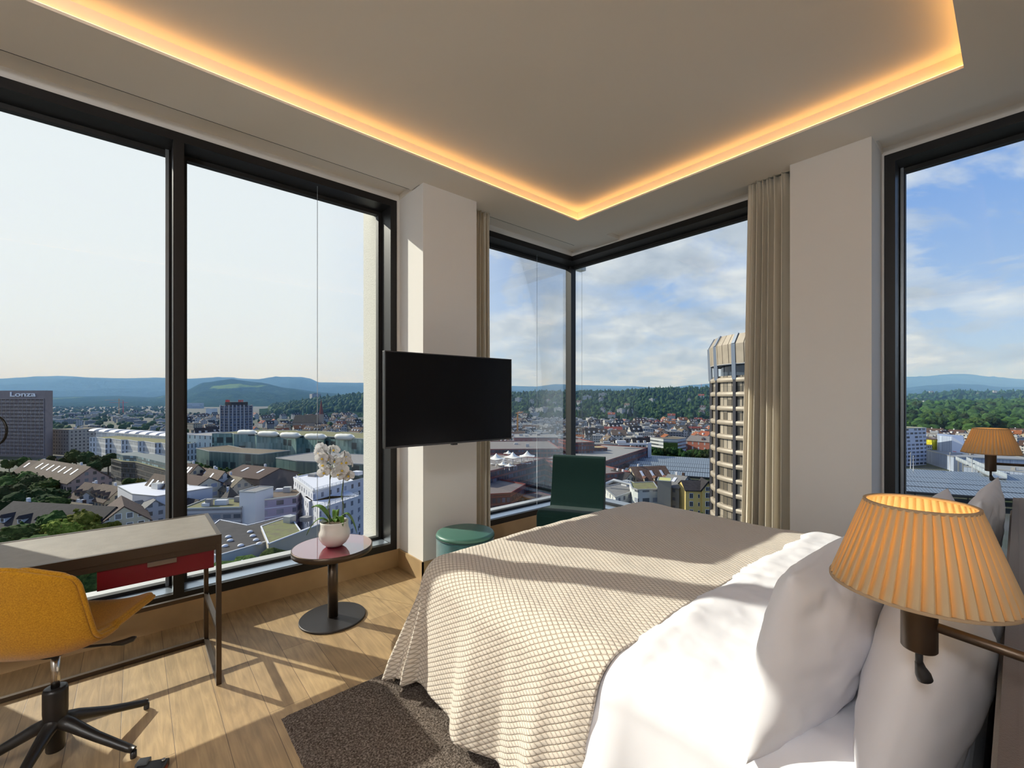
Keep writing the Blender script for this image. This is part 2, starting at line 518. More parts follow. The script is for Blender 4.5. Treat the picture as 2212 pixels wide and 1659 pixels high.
# --- curtains
def cloth_mat(name, col, rough=.85, scale=900, strength=.25, transl=0.0, sheen=.3):
    m, k, o = newmat(name)
    b = k.n('ShaderNodeBsdfPrincipled'); b.inputs['Base Color'].default_value = tuple(col) + (1,)
    b.inputs['Roughness'].default_value = rough; b.inputs['Sheen Weight'].default_value = sheen
    b.inputs['Specular IOR Level'].default_value = .2
    tc = k.n('ShaderNodeTexCoord')
    f = k.noise(tc.outputs['Object'], scale, 2, .5)
    bn = k.n('ShaderNodeBump'); bn.inputs['Strength'].default_value = strength; bn.inputs['Distance'].default_value = .001
    k.l(f, bn.inputs['Height']); k.l(bn.outputs[0], b.inputs['Normal'])
    if transl:
        t = k.n('ShaderNodeBsdfTranslucent'); t.inputs[0].default_value = tuple(min(1, c * 1.1) for c in col) + (1,)
        mx = k.n('ShaderNodeMixShader'); mx.inputs[0].default_value = transl
        k.l(b.outputs[0], mx.inputs[1]); k.l(t.outputs[0], mx.inputs[2]); k.l(mx.outputs[0], o.inputs[0])
    else: k.l(b.outputs[0], o.inputs[0])
    return m
M_curt = cloth_mat('beige_curtain_cloth', (.75, .69, .57), transl=.12)

def curtain(p_top, p_bot, folds, depth, z0, z1, seed, wide=0.0):
    """pleated cloth between two plan end points (top pair, bottom pair)"""
    rnd = random.Random(seed)
    nu, nz = folds * 14, 36
    ph = [rnd.uniform(-.8, .8) for _ in range(folds + 1)]
    am = [rnd.uniform(.55, 1.2) for _ in range(folds + 1)]
    rows = []
    for i in range(nz + 1):
        t = i / nz
        z = z0 + (z1 - z0) * t
        a = Vector(p_bot[0]).lerp(Vector(p_top[0]), t); b = Vector(p_bot[1]).lerp(Vector(p_top[1]), t)
        d = (b - a); n = Vector((-d.y, d.x)).normalized()
        row = []
        for j in range(nu + 1):
            s = j / nu * folds
            k = min(int(s), folds - 1); fr = s - k
            amp = am[k] * (1 - fr) + am[k + 1] * fr
            phs = ph[k] * (1 - fr) + ph[k + 1] * fr
            wob = .25 * sin(2.3 * t + k)
            off = depth * (.5 + .5 * amp * sin(2 * pi * s + phs + wob))
            if t > .93: off = off * (1 - .45 * (t - .93) / .07) + depth * .12 * sin(7 * pi * s) * (t - .93) / .07
            off *= .8 + .2 * (1 - t)
            along = (s + .16 * sin(4 * pi * s + ph[k])) / folds
            if wide:      # one broad flat fold at the free edge, the rest gathered
                if along > 1 - wide: off = off * .25 + depth * .12
                along = max(along, 0.0) ** .72
            p = a + d * min(max(along, 0), 1) + n * off
            row.append((p.x, p.y, z))
        rows.append(row)
    return MB().grid(rows)
o_ = curtain(((2.205, 3.12), (2.435, 3.12)), ((2.205, 3.12), (2.45, 3.12)), 5, .12, .01, 3.078, 3).build('curtain', M_curt, solid=.003)
tag(o_, 'narrow beige pleated curtain hanging beside the television pillar', 'curtain')
o_ = curtain(((3.63, 1.085), (3.61, 1.385)), ((3.64, 1.085), (3.60, 1.44)), 7, -.17, .01, 3.078, 11, .22).build('curtain', M_curt, solid=.003)
tag(o_, 'wide beige pleated curtain hanging before the round tower, sunlit patch halfway down', 'curtain')

# glowing globe added out of view behind the camera to brighten the room
cg = empty('fill_globe', (-2.3, -.29, 2.35), label='white glowing globe added behind the camera to brighten the room', cat='lamp')
MB().lathe([(.19 * sin(pi * q / 24) + .0005, .45 - .19 * cos(pi * q / 24)) for q in range(25)], 0, 0, 40).build('globe', emit('fill_glow', (.95, .97, 1.0), 82.0), cg)
MB().lathe([(.012, .64), (.012, .70), (.06, .705), (.06, .728)], 0, 0, 24).build('stem', M_frame, cg)
# ================================================================== FURNITURE
M_bronze = pbr('bronze_metal', (.085, .062, .045), .38, .75)
M_black = pbr('black_powder_coat', (.012, .012, .013), .38)
M_blackp = pbr('black_plastic', (.02, .02, .022), .45)
M_steel = pbr('chrome_steel', (.62, .60, .57), .18, 1.0)

# ---------------- bed
bed = empty('bed', (2.07, 1.0, 0), label='large double bed with brown upholstered headboard between two bracket lamps', cat='bed')
M_matt = pbr('mattress_fabric', (.75, .74, .72), .9)
M_hb = cloth_mat('brown_headboard_cloth', (.085, .060, .050), .8, 500, .4)
def L_(mb, ox, oy, oz=0):
    mb.v = [(a - ox, b - oy, c - oz) for a, b, c in mb.v]; return mb
L_(MB().box(1.16, 2.98, .055, 1.92, .10, .34), 2.07, 1.0).build('bed_base', pbr('bed_base_cloth', (.10, .075, .06), .9), bed, bevel=.01)
L_(MB().box(1.17, 2.97, .055, 1.90, .34, .595), 2.07, 1.0).build('mattress', M_matt, bed, bevel=.05)
for x, y in ((1.25, .2), (2.89, .2), (1.25, 1.8), (2.89, 1.8)):
    L_(MB().lathe([(.03, 0.0), (.03, .10)], x, y, 16), 2.07, 1.0).build('leg', M_black, bed)
hb = MB()
rows = []
for i in range(13):
    t = i / 12; z = .12 + .84 * t
    yf = .046 - .020 * t - (.05 * max(0, (t - .9) / .1) ** 2)
    rows.append([(x, yf - (.06 * (1 - (x - .66) / .05) ** 2 if x < .71 else 0), z) for x in [.66, .67, .68, .695, .71] + [.71 + q * .125 for q in range(1, 20)]])
hb.grid(rows)
n_ = len(rows[0])
hb.box(.68, rows[0][-1][0], -.16, .018, .12, .955)
hb.grid([[rows[12][q_] for q_ in range(n_)], [(rows[12][q_][0], .0, .956) for q_ in range(n_)]])
L_(hb, 2.07, 1.0).build('headboard', M_hb, bed)

# drape function shared by blanket and duvet
def fbm(x, y, z=0.0): return noise.fractal(Vector((x, y, z)), 1.0, 2.0, 4)
BX0, BX1, BY1 = 1.19, 2.93, 1.86
def drape(a, b, top, rad, flare, fold_amp, fold_f, seed, zmin=.015):
    """a across (0 = left mattress edge), b along (0 = foot edge, negative towards the pillows)"""
    W = BX1 - BX0
    ex = -a if a < 0 else (a - W if a > W else 0.0)
    sgn = -1 if a < 0 else 1
    ey = max(0.0, b)
    px = BX0 + min(max(a, 0), W); py = BY1 + min(b, 0)
    e = (ex ** 2.6 + ey ** 2.6) ** (1 / 2.6) if ex > 0 or ey > 0 else 0.0
    tz = top(px, py)
    if e <= 0: return (px, py, tz)
    h = hypot(ex, ey) or 1
    ox, oy = sgn * ex / h, ey / h
    q = pi / 2 * rad
    if ex > 0 and ey > 0: flare = flare + .17 * min(1.0, min(ex, ey) / .15)
    if e < q: hz, dn = rad * sin(e / rad), rad * (1 - cos(e / rad))
    else: hz, dn = rad + flare * (e - q), rad + (e - q) * sqrt(1 - flare * flare)
    k = min(1.0, max(0.0, (e - .06) / .5)) ** 1.4
    tang = py * abs(ox) * 1.0 + px * oy + atan2(oy, abs(ox)) * .45 * (1 if ex > 0 and ey > 0 else 0)
    ph = fbm(tang * 1.3 + seed, seed) * 3.0
    wv = sin(tang * fold_f + ph) + .45 * sin(tang * fold_f * 1.9 + ph * 1.7 + 1)
    hz += fold_amp * k * wv
    z = tz - dn
    if z < zmin + .0: z = zmin + (z - zmin) * .02 + .0
    z = max(z, zmin)
    return (px + ox * hz, py + oy * hz, z)

def top_bed(px, py):
    # a gently bulging, slightly uneven bed top
    u = (px - BX0) / (BX1 - BX0); v = (py - .1) / 1.76
    return .622 + .018 * sin(pi * min(max(u, 0), 1)) + .014 * fbm(px * 1.6, py * 1.6, 3) + .006 * fbm(px * 6, py * 3, 9)

def blanket_mat():
    m, k, o = newmat('waffle_blanket')
    tc = k.n('ShaderNodeTexCoord')
    sp = k.n('ShaderNodeSeparateXYZ'); k.l(tc.outputs['UV'], sp.inputs[0])
    s = pi / .021
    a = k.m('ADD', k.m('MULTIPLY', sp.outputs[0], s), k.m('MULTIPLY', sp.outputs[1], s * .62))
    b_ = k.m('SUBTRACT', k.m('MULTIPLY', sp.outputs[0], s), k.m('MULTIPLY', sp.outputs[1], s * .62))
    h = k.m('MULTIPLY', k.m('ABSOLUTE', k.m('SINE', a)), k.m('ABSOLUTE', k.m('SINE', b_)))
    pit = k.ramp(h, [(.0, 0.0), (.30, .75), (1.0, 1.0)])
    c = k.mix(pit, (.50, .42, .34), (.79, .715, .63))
    b = k.n('ShaderNodeBsdfPrincipled'); k.l(c, b.inputs['Base Color'])
    b.inputs['Roughness'].default_value = .9; b.inputs['Specular IOR Level'].default_value = .15; b.inputs['Sheen Weight'].default_value = .2
    bn = k.n('ShaderNodeBump'); bn.inputs['Strength'].default_value = .8; bn.inputs['Distance'].default_value = .004
    k.l(pit, bn.inputs['Height']); k.l(bn.outputs[0], b.inputs['Normal'])
    k.l(b.outputs[0], o.inputs[0]); return m
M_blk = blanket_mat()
W = BX1 - BX0
def cloth_sheet(a0, a1, b0, b1, na, nb, fn, edge=None):
    mb = MB(); rows = []; uv = []
    for i in range(nb + 1):
        r = []
        for j in range(na + 1):
            a = a0 + (a1 - a0) * j / na; b = b0 + (b1 - b0) * i / nb
            if edge: a, b = edge(a, b)
            r.append(fn(a, b)); uv.append((a, b))
        rows.append(r)
    mb.grid(rows); mb.uv = uv
    return mb
def bl_edge(a, b):
    if b < -.6:  # slightly wavy upper edge
        b += .03 * sin(a * 3.1 + .6) * (-(b + .6) / .47)
    if b < -.6 and a < .05: b += .09 * min(1, (.05 - a) / .4) * (-(b + .6) / .47)
    return a, b
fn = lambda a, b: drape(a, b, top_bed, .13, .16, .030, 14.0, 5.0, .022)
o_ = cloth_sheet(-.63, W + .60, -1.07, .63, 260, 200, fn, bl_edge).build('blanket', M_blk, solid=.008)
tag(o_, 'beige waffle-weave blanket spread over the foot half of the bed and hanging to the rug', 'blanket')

M_white = cloth_mat('white_bed_linen', (.82, .82, .87), .8, 1400, .12, sheen=.1)  # faint blue in the white stands in for cool fill light
def top_duv(px, py):
    t = min(1.0, max(0.0, (.86 - py) / .12))
    bul = t * t * (3 - 2 * t)
    cr = .010 * sin(9 * (px * .55 + py) + 4 * fbm(px, py, 1)) * bul
    return .606 + .036 * bul + .02 * sin(pi * min(max((px - BX0) / W, 0), 1)) + .018 * fbm(px * 2.0, py * 2.0, 7) * bul + cr + .008 * fbm(px * 7, py * 7, 2)
def duv(a, b):
    p = drape(a, b, top_duv, .12 if b < -1.03 else .10, .20 if b < -1.0 else .18, .022, 9.0, 21.0, .05)
    return p
o_ = cloth_sheet(-.56, W + .50, -1.79, -.93, 220, 112, duv).build('duvet', M_white, solid=.010)
tag(o_, 'smooth white duvet covering the pillow half of the bed above the beige blanket', 'duvet')

# ---------------- pillows
def pillow(loc, w_, h_, t_, rx, rz, seed, lab, name='pillow', sag=.0):
    mb = MB(); nu, nv = 56, 44
    top, bot = [], []
    rr = random.Random(seed)
    for i in range(nv + 1):
        v = -1 + 2 * i / nv; rt, rb = [], []
        for j in range(nu + 1):
            u = -1 + 2 * j / nu
            pin = 1 - .07 * (1 - abs(u) ** 2) * 0
            ex = 1 - .055 * (1 - v * v); ey = 1 - .07 * (1 - u * u)
            x = u * w_ / 2 * (1 - .05 * (1 - v * v) * abs(u) ** 4); y = v * h_ / 2 * (1 - .06 * (1 - u * u) * abs(v) ** 4)
            th = t_ / 2 * ((1 - abs(u) ** 2.6) ** .55) * ((1 - abs(v) ** 2.6) ** .55)
            n1 = fbm(x * 5 + seed, y * 5, seed)
            crease = .010 * sin(16 * (x * cos(seed) + y * sin(seed)) + 6 * n1) * (abs(u) ** 2 + abs(v) ** 2) * .7
            k = (1 - abs(u) ** 6) * (1 - abs(v) ** 6)
            wr = (.016 * n1 + crease) * k
            bend = -sag * (u * u) * .5
            rt.append((x, y, th + wr + bend)); rb.append((x, y, -th * .8 + wr * .4 + bend))
        top.append(rt); bot.append(rb)
    mb.grid(top); mb.grid([r[::-1] for r in bot])
    o = mb.build(name, M_white, None)
    bm = bmesh.new(); bm.from_mesh(o.data); bmesh.ops.remove_doubles(bm, verts=bm.verts, dist=.0006)
    bmesh.ops.recalc_face_normals(bm, faces=bm.faces); bm.to_mesh(o.data); bm.free()
    for p in o.data.polygons: p.use_smooth = True
    o.location = loc; o.rotation_euler = (rx, 0, rz)
    tag(o, lab, 'pillow')
    return o
pillow((1.42, .335, .815), .74, .47, .22, radians(101), radians(-4), 1.7, 'upright white pillow at the side of the bed by the lit lamp, before its partner')
pillow((1.44, .150, .800), .80, .52, .22, radians(101), radians(1), 4.1, 'white pillow behind the lit lamp, squeezed between front pillow and headboard')
pillow((2.60, .285, .780), .70, .44, .18, radians(118), radians(3), 8.3, 'far white pillow leaning on the partner next to the right window', sag=.05)
pillow((2.62, .130, .815), .74, .50, .13, radians(103), radians(-2), 6.2, 'far white pillow with raised pointed corner below the far lamp')

# ---------------- rug
def rug_mat():
    m, k, o = newmat('shaggy_brown_rug')
    tc = k.n('ShaderNodeTexCoord')
    f = k.noise(tc.outputs['Object'], 130, 3, .7)
    c = k.ramp(f, [(.32, (.045, .034, .028)), (.5, (.16, .13, .11)), (.68, (.40, .34, .30))])
    b = k.n('ShaderNodeBsdfPrincipled'); k.l(c, b.inputs['Base Color']); b.inputs['Roughness'].default_value = 1
    b.inputs['Specular IOR Level'].default_value = .05
    bn = k.n('ShaderNodeBump'); bn.inputs['Strength'].default_value = 1; bn.inputs['Distance'].default_value = .012
    k.l(f, bn.inputs['Height']); k.l(bn.outputs[0], b.inputs['Normal'])
    k.l(b.outputs[0], o.inputs[0]); return m
mb = MB(); rows = []
nx, ny = 120, 110
for i in range(ny + 1):
    r = []
    for j in range(nx + 1):
        u, v = j / nx, i / ny
        x = .49 + 2.5 * u; y = .55 + 1.575 * v
        ed = min(u * 2.5, (1 - u) * 2.5, v * 1.575, (1 - v) * 1.575)
        z = .016 * min(1, (ed / .02)) ** .5 + (.003 * noise.noise(Vector((x * 45, y * 45, 0))) if ed > .01 else 0) + .001
        x += .004 * noise.noise(Vector((y * 30, 1, 0))) if u == 0 else 0
        r.append((x, y, z))
    rows.append(r)
mb.grid(rows)
tag(mb.build('rug', rug_mat()), 'shaggy dark brown rug on the oak floor under the bed', 'rug')

# ---------------- wall lamps
def pleat_mat():
    m, k, o = newmat('pleated_shade_cloth')
    d = k.n('ShaderNodeBsdfDiffuse'); d.inputs[0].default_value = (.55, .43, .27, 1)
    t = k.n('ShaderNodeBsdfTranslucent'); t.inputs[0].default_value = (.86, .60, .20, 1)
    # the cloth lies double where one pleat overlaps the next, so less light passes there
    tc = k.n('ShaderNodeTexCoord'); sp = k.n('ShaderNodeSeparateXYZ'); k.l(tc.outputs['Object'], sp.inputs[0])
    an = k.m('ARCTAN2', sp.outputs[1], sp.outputs[0]); tt = k.m('DIVIDE', k.m('SUBTRACT', sp.outputs[2], 1.137), .125)
    ph = k.m('FRACT', k.m('ADD', k.m('MULTIPLY', k.m('SUBTRACT', an, k.m('MULTIPLY', tt, .05)), 46 / (2 * pi)), 100.0))
    mx = k.n('ShaderNodeMixShader'); k.l(k.ramp(ph, [(0.0, .60), (.22, .46), (.42, .16), (.80, .10), (.88, .5), (1.0, .60)]), mx.inputs[0])
    k.l(d.outputs[0], mx.inputs[1]); k.l(t.outputs[0], mx.inputs[2]); k.l(mx.outputs[0], o.inputs[0]); return m
M_shade = pleat_mat()
def wall_lamp(x, y, wx, wy, power, lab):
    zb, zt = 1.137, 1.262
    r = empty('wall_lamp', (x, y, 0), label=lab, cat='lamp')
    n = 46
    mb = MB(); rows = []
    seg = n * 8
    for i in range(9):
        t = i / 8; R = .1065 + (.064 - .1065) * t; z = zb + (zt - zb) * t
        row = []
        for j in range(seg):
            fr = (j % 8) / 8
            saw = (fr if fr < .8 else (1 - fr) * 4) - .4
            rr = R + .0045 * (R / .1065) * saw * (1.0 - .35 * (i == 0 or i == 8))
            a = 2 * pi * j / seg + .05 * t
            row.append((rr * cos(a), rr * sin(a), z))
        rows.append(row)
    mb.grid(rows, smooth=False, closed_u=True)
    sh = mb.build('lamp_shade', M_shade, r, solid=.0012)
    M_tr = pbr('shade_binding', (.36, .25, .15), .9)
    MB().lathe([(.0655, zt - .003), (.0655, zt + .001), (.0615, zt + .001), (.0615, zt - .003), (.0655, zt - .003)], 0, 0, 64, cap=False).build('upper_binding', M_tr, sh)
    MB().lathe([(.1085, zb - .001), (.1085, zb + .003), (.1045, zb + .003), (.1045, zb - .001), (.1085, zb - .001)], 0, 0, 64, cap=False).build('lower_binding', M_tr, sh)
    mb = MB()
    for q in range(3):
        a = q * 2 * pi / 3 + .4; mb.tube([(.0205 * cos(a), .0205 * sin(a), zb + .03), (.104 * cos(a), .104 * sin(a), zb + .004)], .0012, 6)
    mb.build('shade_carrier', M_bronze, sh)
    MB().lathe([(.0195, 1.046), (.021, 1.048), (.021, zb + .035), (.0195, zb + .037)], 0, 0, 40).build('lamp_holder', M_bronze, r)
    bl = MB().lathe([(.006, zb + .037), (.012, zb + .045), (.018, zb + .06), (.0185, zb + .072), (.013, zb + .086), (.003, zb + .091)], 0, 0, 24)
    bl.build('light_bulb', emit('warm_bulb_%d' % int(power * 10), (1.0, .68, .28), power), r)
    # toggle switch hanging below
    sw = MB().lathe([(.0045, 1.020), (.0045, 1.047)], 0, 0, 16).build('switch', M_blackp, r)
    dv = (RX * .02, RY * .02)
    MB().tube([(0, 0, 1.026), (dv[0] * .10, dv[1] * .10, 1.018), (dv[0] * .30, dv[1] * .30, 1.008), (dv[0] * .45, dv[1] * .45, 1.0), (dv[0] * .5, dv[1] * .5, .998)], [.005, .0065, .0095, .0095, .005], 16).build('toggle', M_blackp, sw)
    MB().tube([(0, -.019, 1.085), ((wx - x), (wy - y), 1.085)], .0068, 16).build('arm', M_bronze, r)
    d = Vector((0, wy - y))
    MB().tube([(wx - x, YB - y + .001, 1.085), (wx - x, YB - y + .03, 1.085)], .045, 32).build('wall_plate', M_bronze, r)
    MB().tube([(wx - x, YB - y + .03, 1.085), (wx - x, wy - y + .001, 1.085)], .0068, 16).build('wall_arm', M_bronze, r)
    return r
wall_lamp(.884, .097, .850, -.10, 34.0, 'bracket lamp with lit cream pleated shade just before the camera, over the nearer pillows')
wall_lamp(3.28, .093, 3.33, -.10, 24.0, 'far bracket lamp with pleated shade in front of the right window')

# ---------------- side table and orchid
tb = empty('side_table', (.966, 2.882, 0), label='round side table with glossy crimson glass top and bronze pedestal by the window', cat='table')
M_crim = pbr('crimson_glass', (.22, .003, .025), .02, .0, 1.0, coat=1.0)
M_brz2 = pbr('dark_bronze_base', (.045, .040, .040), .42, .6)
MB().lathe([(.198, 0), (.2, .002), (.2, .010), (.197, .013)], 0, 0, 96).build('base', M_brz2, tb)
MB().lathe([(.031, .013), (.031, .43)], 0, 0, 40).build('column', M_bronze, tb)
MB().lathe([(.236, .430), (.242, .433), (.242, .4645), (.2385, .4670), (.2365, .4655), (.2365, .45)], 0, 0, 128, cap=False).lathe([(.236, .430), (.236, .4302)], 0, 0, 96).build('rim', M_bronze, tb)
_k = NT(M_crim.node_tree)
_pb = [n for n in M_crim.node_tree.nodes if n.type == 'BSDF_PRINCIPLED'][0]; _ou = [n for n in M_crim.node_tree.nodes if n.type == 'OUTPUT_MATERIAL'][0]
_gl = _k.n('ShaderNodeBsdfGlossy'); _gl.inputs['Roughness'].default_value = .01
_fr = _k.n('ShaderNodeFresnel'); _fr.inputs[0].default_value = 2.3
_mx = _k.n('ShaderNodeMixShader'); _k.l(_fr.outputs[0], _mx.inputs[0]); _k.l(_pb.outputs[0], _mx.inputs[1]); _k.l(_gl.outputs[0], _mx.inputs[2]); _k.l(_mx.outputs[0], _ou.inputs[0])
MB().lathe([(.2362, .452), (.2362, .4662)], 0, 0, 128).build('table_top', M_crim, tb)

op = empty('potted_orchid', (.972, 2.872, .467), label='white orchid with two flowering stems in a white ceramic bowl on the crimson table', cat='plant')
M_pot = pbr('white_ceramic', (.80, .78, .75), .35, spec=.5)
MB().lathe([(.040, .001), (.05, .004), (.072, .022), (.090, .05), (.0965, .078), (.094, .095), (.087, .112), (.0835, .14), (.086, .158), (.083, .160), (.080, .145), (.078, .12)], 0, 0, 72).build('pot', M_pot, op)
MB().lathe([(.078, .12), (.0782, .142)], 0, 0, 40).build('bark', pbr('bark_mix', (.10, .065, .035), 1, bump=1, bscale=80), op)
M_leaf = pbr('orchid_leaf', (.085, .20, .02), .4, spec=.5, var=.2, vscale=20)
M_stem = pbr('orchid_stem', (.10, .17, .03), .5)
M_stick = pbr('dark_plant_stick', (.03, .025, .02), .6)
rv = Vector((RX, RY, 0)); fv = Vector((FX, FY, 0))
def leaf(root, tip, mid_up, wd):
    root, tip = Vector(root), Vector(tip)
    rows = []
    for i in range(15):
        t = i / 14
        p = root.lerp(tip, t) + Vector((0, 0, 1)) * mid_up * 4 * t * (1 - t)
        d = (tip - root).normalized(); s = d.cross(Vector((0, 0, 1)))
        s = (s if s.length > .05 else rv).normalized()
        wv = wd * (sin(pi * min(1, .08 + t * .92)) ** .6)
        rows.append([p + s * wv * q + Vector((0, 0, 1)) * wd * .35 * q * q for q in (-1, -.5, 0, .5, 1)])
    return MB().grid(rows)
def rel(dxp, dzp, dep=0.0):
    """offset in metres: across the view, up, away"""
    return rv * dxp + Vector((0, 0, 1)) * dzp + fv * dep
for root, tip, up, wd in ((rel(-.02, .15), rel(-.155, .235, .02), .045, .024), (rel(-.04, .15), rel(-.165, .075, -.03), .055, .017),
                          (rel(.03, .15), rel(.145, .078, .0), .085, .017), (rel(.02, .15), rel(.075, .135, -.05), .05, .022), (rel(0, .15), rel(.03, .165, -.06), .02, .020), (rel(0, .15), rel(-.02, .14, .1), .07, .02)):
    leaf(root, tip, up, wd).build('leaf', M_leaf, op, solid=.002)
def petal_mat():
    m, k, o = newmat('orchid_petal')
    b = k.n('ShaderNodeBsdfDiffuse'); b.inputs[0].default_value = (.93, .94, .97, 1)
    t = k.n('ShaderNodeBsdfTranslucent'); t.inputs[0].default_value = (.92, .93, .93, 1)
    mx = k.n('ShaderNodeMixShader'); mx.inputs[0].default_value = .4
    k.l(b.outputs[0], mx.inputs[1]); k.l(t.outputs[0], mx.inputs[2]); k.l(mx.outputs[0], o.inputs[0]); return m
M_pet = petal_mat(); M_lip = pbr('orchid_lip', (.75, .52, .06), .6)
def flower_meshes():
    mb = MB()
    for a, ln, wd in ((90, .036, .015), (215, .035, .014), (325, .035, .014), (8, .040, .026), (172, .040, .026)):
        a = radians(a); d = Vector((cos(a), 0, sin(a))); s = Vector((-sin(a), 0, cos(a)))
        rows = []
        for i in range(8):
            t = i / 7; wv = wd * (sin(pi * (.06 + .9 * t)) ** .7)
            rows.append([d * ln * t + s * wv * q + Vector((0, -1, 0)) * (.012 * t * t + .006 * q * q - .003) for q in (-1, -.5, 0, .5, 1)])
        mb.grid(rows)
    lip = MB().lathe([(.001, .0), (.006, .004), (.007, .012), (.003, .018)], 0, 0, 10)
    lip.v = [(x, -z - .002, y - .006) for x, y, z in lip.v]
    return mb, lip
fm, fl = flower_meshes()
proto = None
def stem_path(pts): return [rel(*p) for p in pts]
stems = [stem_path([(-.032, .14, 0), (-.042, .25), (-.030, .30), (-.028, .42), (-.012, .50), (-.020, .56, .01), (-.05, .60, -.01)]),
         stem_path([(.052, .14, .01), (.055, .26, .01), (.045, .32), (.058, .42), (.062, .50), (.066, .54), (.09, .56, -.01)])]
flw = [[(-.082, .600, -.02), (-.060, .570, -.04), (-.100, .582, .0), (-.030, .565, -.02), (-.012, .620, .02), (-.002, .545, .0), (-.052, .525, -.03), (-.018, .495, -.01), (-.048, .478, -.04), (.012, .500, .02), (-.075, .625, .0)],
       [(.080, .575, .01), (.060, .540, -.03), (.086, .545, -.02), (.110, .540, .0), (.062, .495, -.04), (.035, .468, -.02), (.092, .455, .0), (.05, .44, .03)]]
for q in range(2):
    st = MB().tube(stems[q], .0028, 8).build('stem', M_stem, op)
    MB().tube([rel(-.028 + .078 * q, .12, -.01), rel(-.026 + .092 * q, .635 - .02 * q, 0)], .0022, 8).build('support_stick', M_stick, op)
    for i, c in enumerate(flw[q]):
        if proto is None:
            f = fm.build('flower', M_pet, st, solid=.0006); proto = (f, f.data)
        else:
            f = proto[0].copy(); COL.objects.link(f); f.parent = st
        f.location = rel(*c)
        rz = atan2(RY, RX) + random.uniform(-.9, .9)
        f.rotation_euler = (random.uniform(-.1, .5), random.uniform(-.3, .3), rz)
        f.scale = (random.uniform(1.0, 1.2),) * 3
    for i, c in enumerate(flw[q]):
        pass
lipm = None
for st in [o for o in op.children if o.name.startswith('stem')]:
    for f in list(st.children):
        if lipm is None: lipo = fl.build('flower_lip', M_lip, st); lipm = lipo
        else: lipo = lipm.copy(); COL.objects.link(lipo); lipo.parent = st
        lipo.location = f.location; lipo.rotation_euler = f.rotation_euler

# ---------------- stool
st = empty('pouf', (1.853, 2.676, 0), label='round teal velvet pouf with smooth green leather seat, by the television pillar', cat='stool')
M_velv = pbr('teal_velvet', (.03, .13, .145), .8, var=.55, vscale=9, sheen=.6)
M_leath = pbr('sea_green_leather', (.060, .170, .135), .42, bump=.05, bscale=300)
MB().lathe([(.208, .0), (.212, .01), (.212, .385), (.206, .40)], 0, 0, 96).build('body', M_velv, st)
MB().lathe([(.2, .395), (.213, .402), (.215, .412), (.209, .424), (.19, .430), (.0, .433)], 0, 0, 96, cap=False).build('seat', M_leath, st)
MB().lathe([(.2165, .398), (.2165, .402), (.212, .402), (.212, .398), (.2165, .398)], 0, 0, 96, cap=False).build('piping', pbr('dark_piping', (.01, .04, .045), .6), st)

# ---------------- green lounge chair (faces -x)
gc = empty('lounge_chair', (3.01, 2.635, 0), radians(30), label='dark green upholstered high-backed chair in the corner behind the bed', cat='chair')
M_grn = cloth_mat('dark_green_wool', (.008, .036, .033), .85, 700, .3, sheen=.08)
def slab(prof, y0, y1, bev):
    """closed side outline (x, z) extruded along y"""
    mb = MB(); n = len(prof)
    mb.add([(x, y0, z) for x, z in prof] + [(x, y1, z) for x, z in prof], [(i, (i + 1) % n, (i + 1) % n + n, i + n) for i in range(n)] + [tuple(range(n))[::-1], tuple(range(n, 2 * n))])
    return mb
def smooth_prof(pts, n=6):
    out = []
    m = len(pts)
    for i in range(m - 1):
        p0 = pts[max(i - 1, 0)]; p1 = pts[i]; p2 = pts[i + 1]; p3 = pts[min(i + 2, m - 1)]
        for k in range(n):
            t = k / n
            out.append(tuple(.5 * ((2 * p1[q]) + (-p0[q] + p2[q]) * t + (2 * p0[q] - 5 * p1[q] + 4 * p2[q] - p3[q]) * t * t + (-p0[q] + 3 * p1[q] - 3 * p2[q] + p3[q]) * t ** 3) for q in (0, 1)))
    out.append(pts[-1]); return out
back = smooth_prof([(.10, .36), (.14, .43), (.19, .60), (.225, .80), (.235, .845)]) + [(.25, .857), (.30, .855), (.315, .84)] + smooth_prof([(.315, .83), (.30, .6), (.28, .40), (.26, .33)])
slab(back, -.25, .25, 0).build('backrest', M_grn, gc, bevel=.018)
seat = [(.26, .385), (.10, .40), (-.10, .43), (-.26, .458), (-.315, .460), (-.345, .445), (-.358, .41), (-.358, .27), (-.34, .24), (.26, .24)]
slab(seat[::-1], -.25, .25, 0).build('seat', M_grn, gc, bevel=.02)
for x, y in ((-.32, -.2), (-.32, .2), (.22, -.2), (.22, .2)):
    MB().lathe([(.011, 0), (.014, .24)], x, y, 12).build('leg', M_black, gc)

# ---------------- television
TY = 2.50
tv = empty('television', (1.65, TY, 1.105), label='wall television turned off, on a swivel arm from the white pillar', cat='television')
tv.rotation_euler = (0, 0, radians(-1.6))
M_scr = pbr('tv_screen', (.003, .003, .004), .22, spec=.22)
M_bez = pbr('tv_bezel', (.012, .012, .013), .35)
hw, hh = .497, .60
MB().box(-hw, hw, .012, .045, 0, hh).box(-.3, .3, .045, .075, .05, .42).build('housing', M_bez, tv, bevel=.003)
MB().box(-hw + .006, hw - .006, .0085, .0125, .012, hh - .006).build('screen', M_scr, tv)
MB().box(-hw, hw, .006, .012, 0, .011).box(-hw, hw, .006, .012, hh - .006, hh).box(-hw, -hw + .006, .006, .012, .011, hh - .006).box(hw - .006, hw, .006, .012, .011, hh - .006).build('bezel', pbr('grey_bezel', (.07, .07, .075), .3, .6), tv)
MB().box(-.02, .02, .004, .03, -.010, 0).build('sensor', M_bez, tv)
MB().bar((0, .075, .30), (.12, .28, .30), .03, .05).bar((.12, .28, .30), (.18, .50, .30), .03, .05).build('swivel_arm', M_black, tv)
MB().box(.10, .26, .49, .508, .20, .40).build('wall_bracket', M_black, tv)

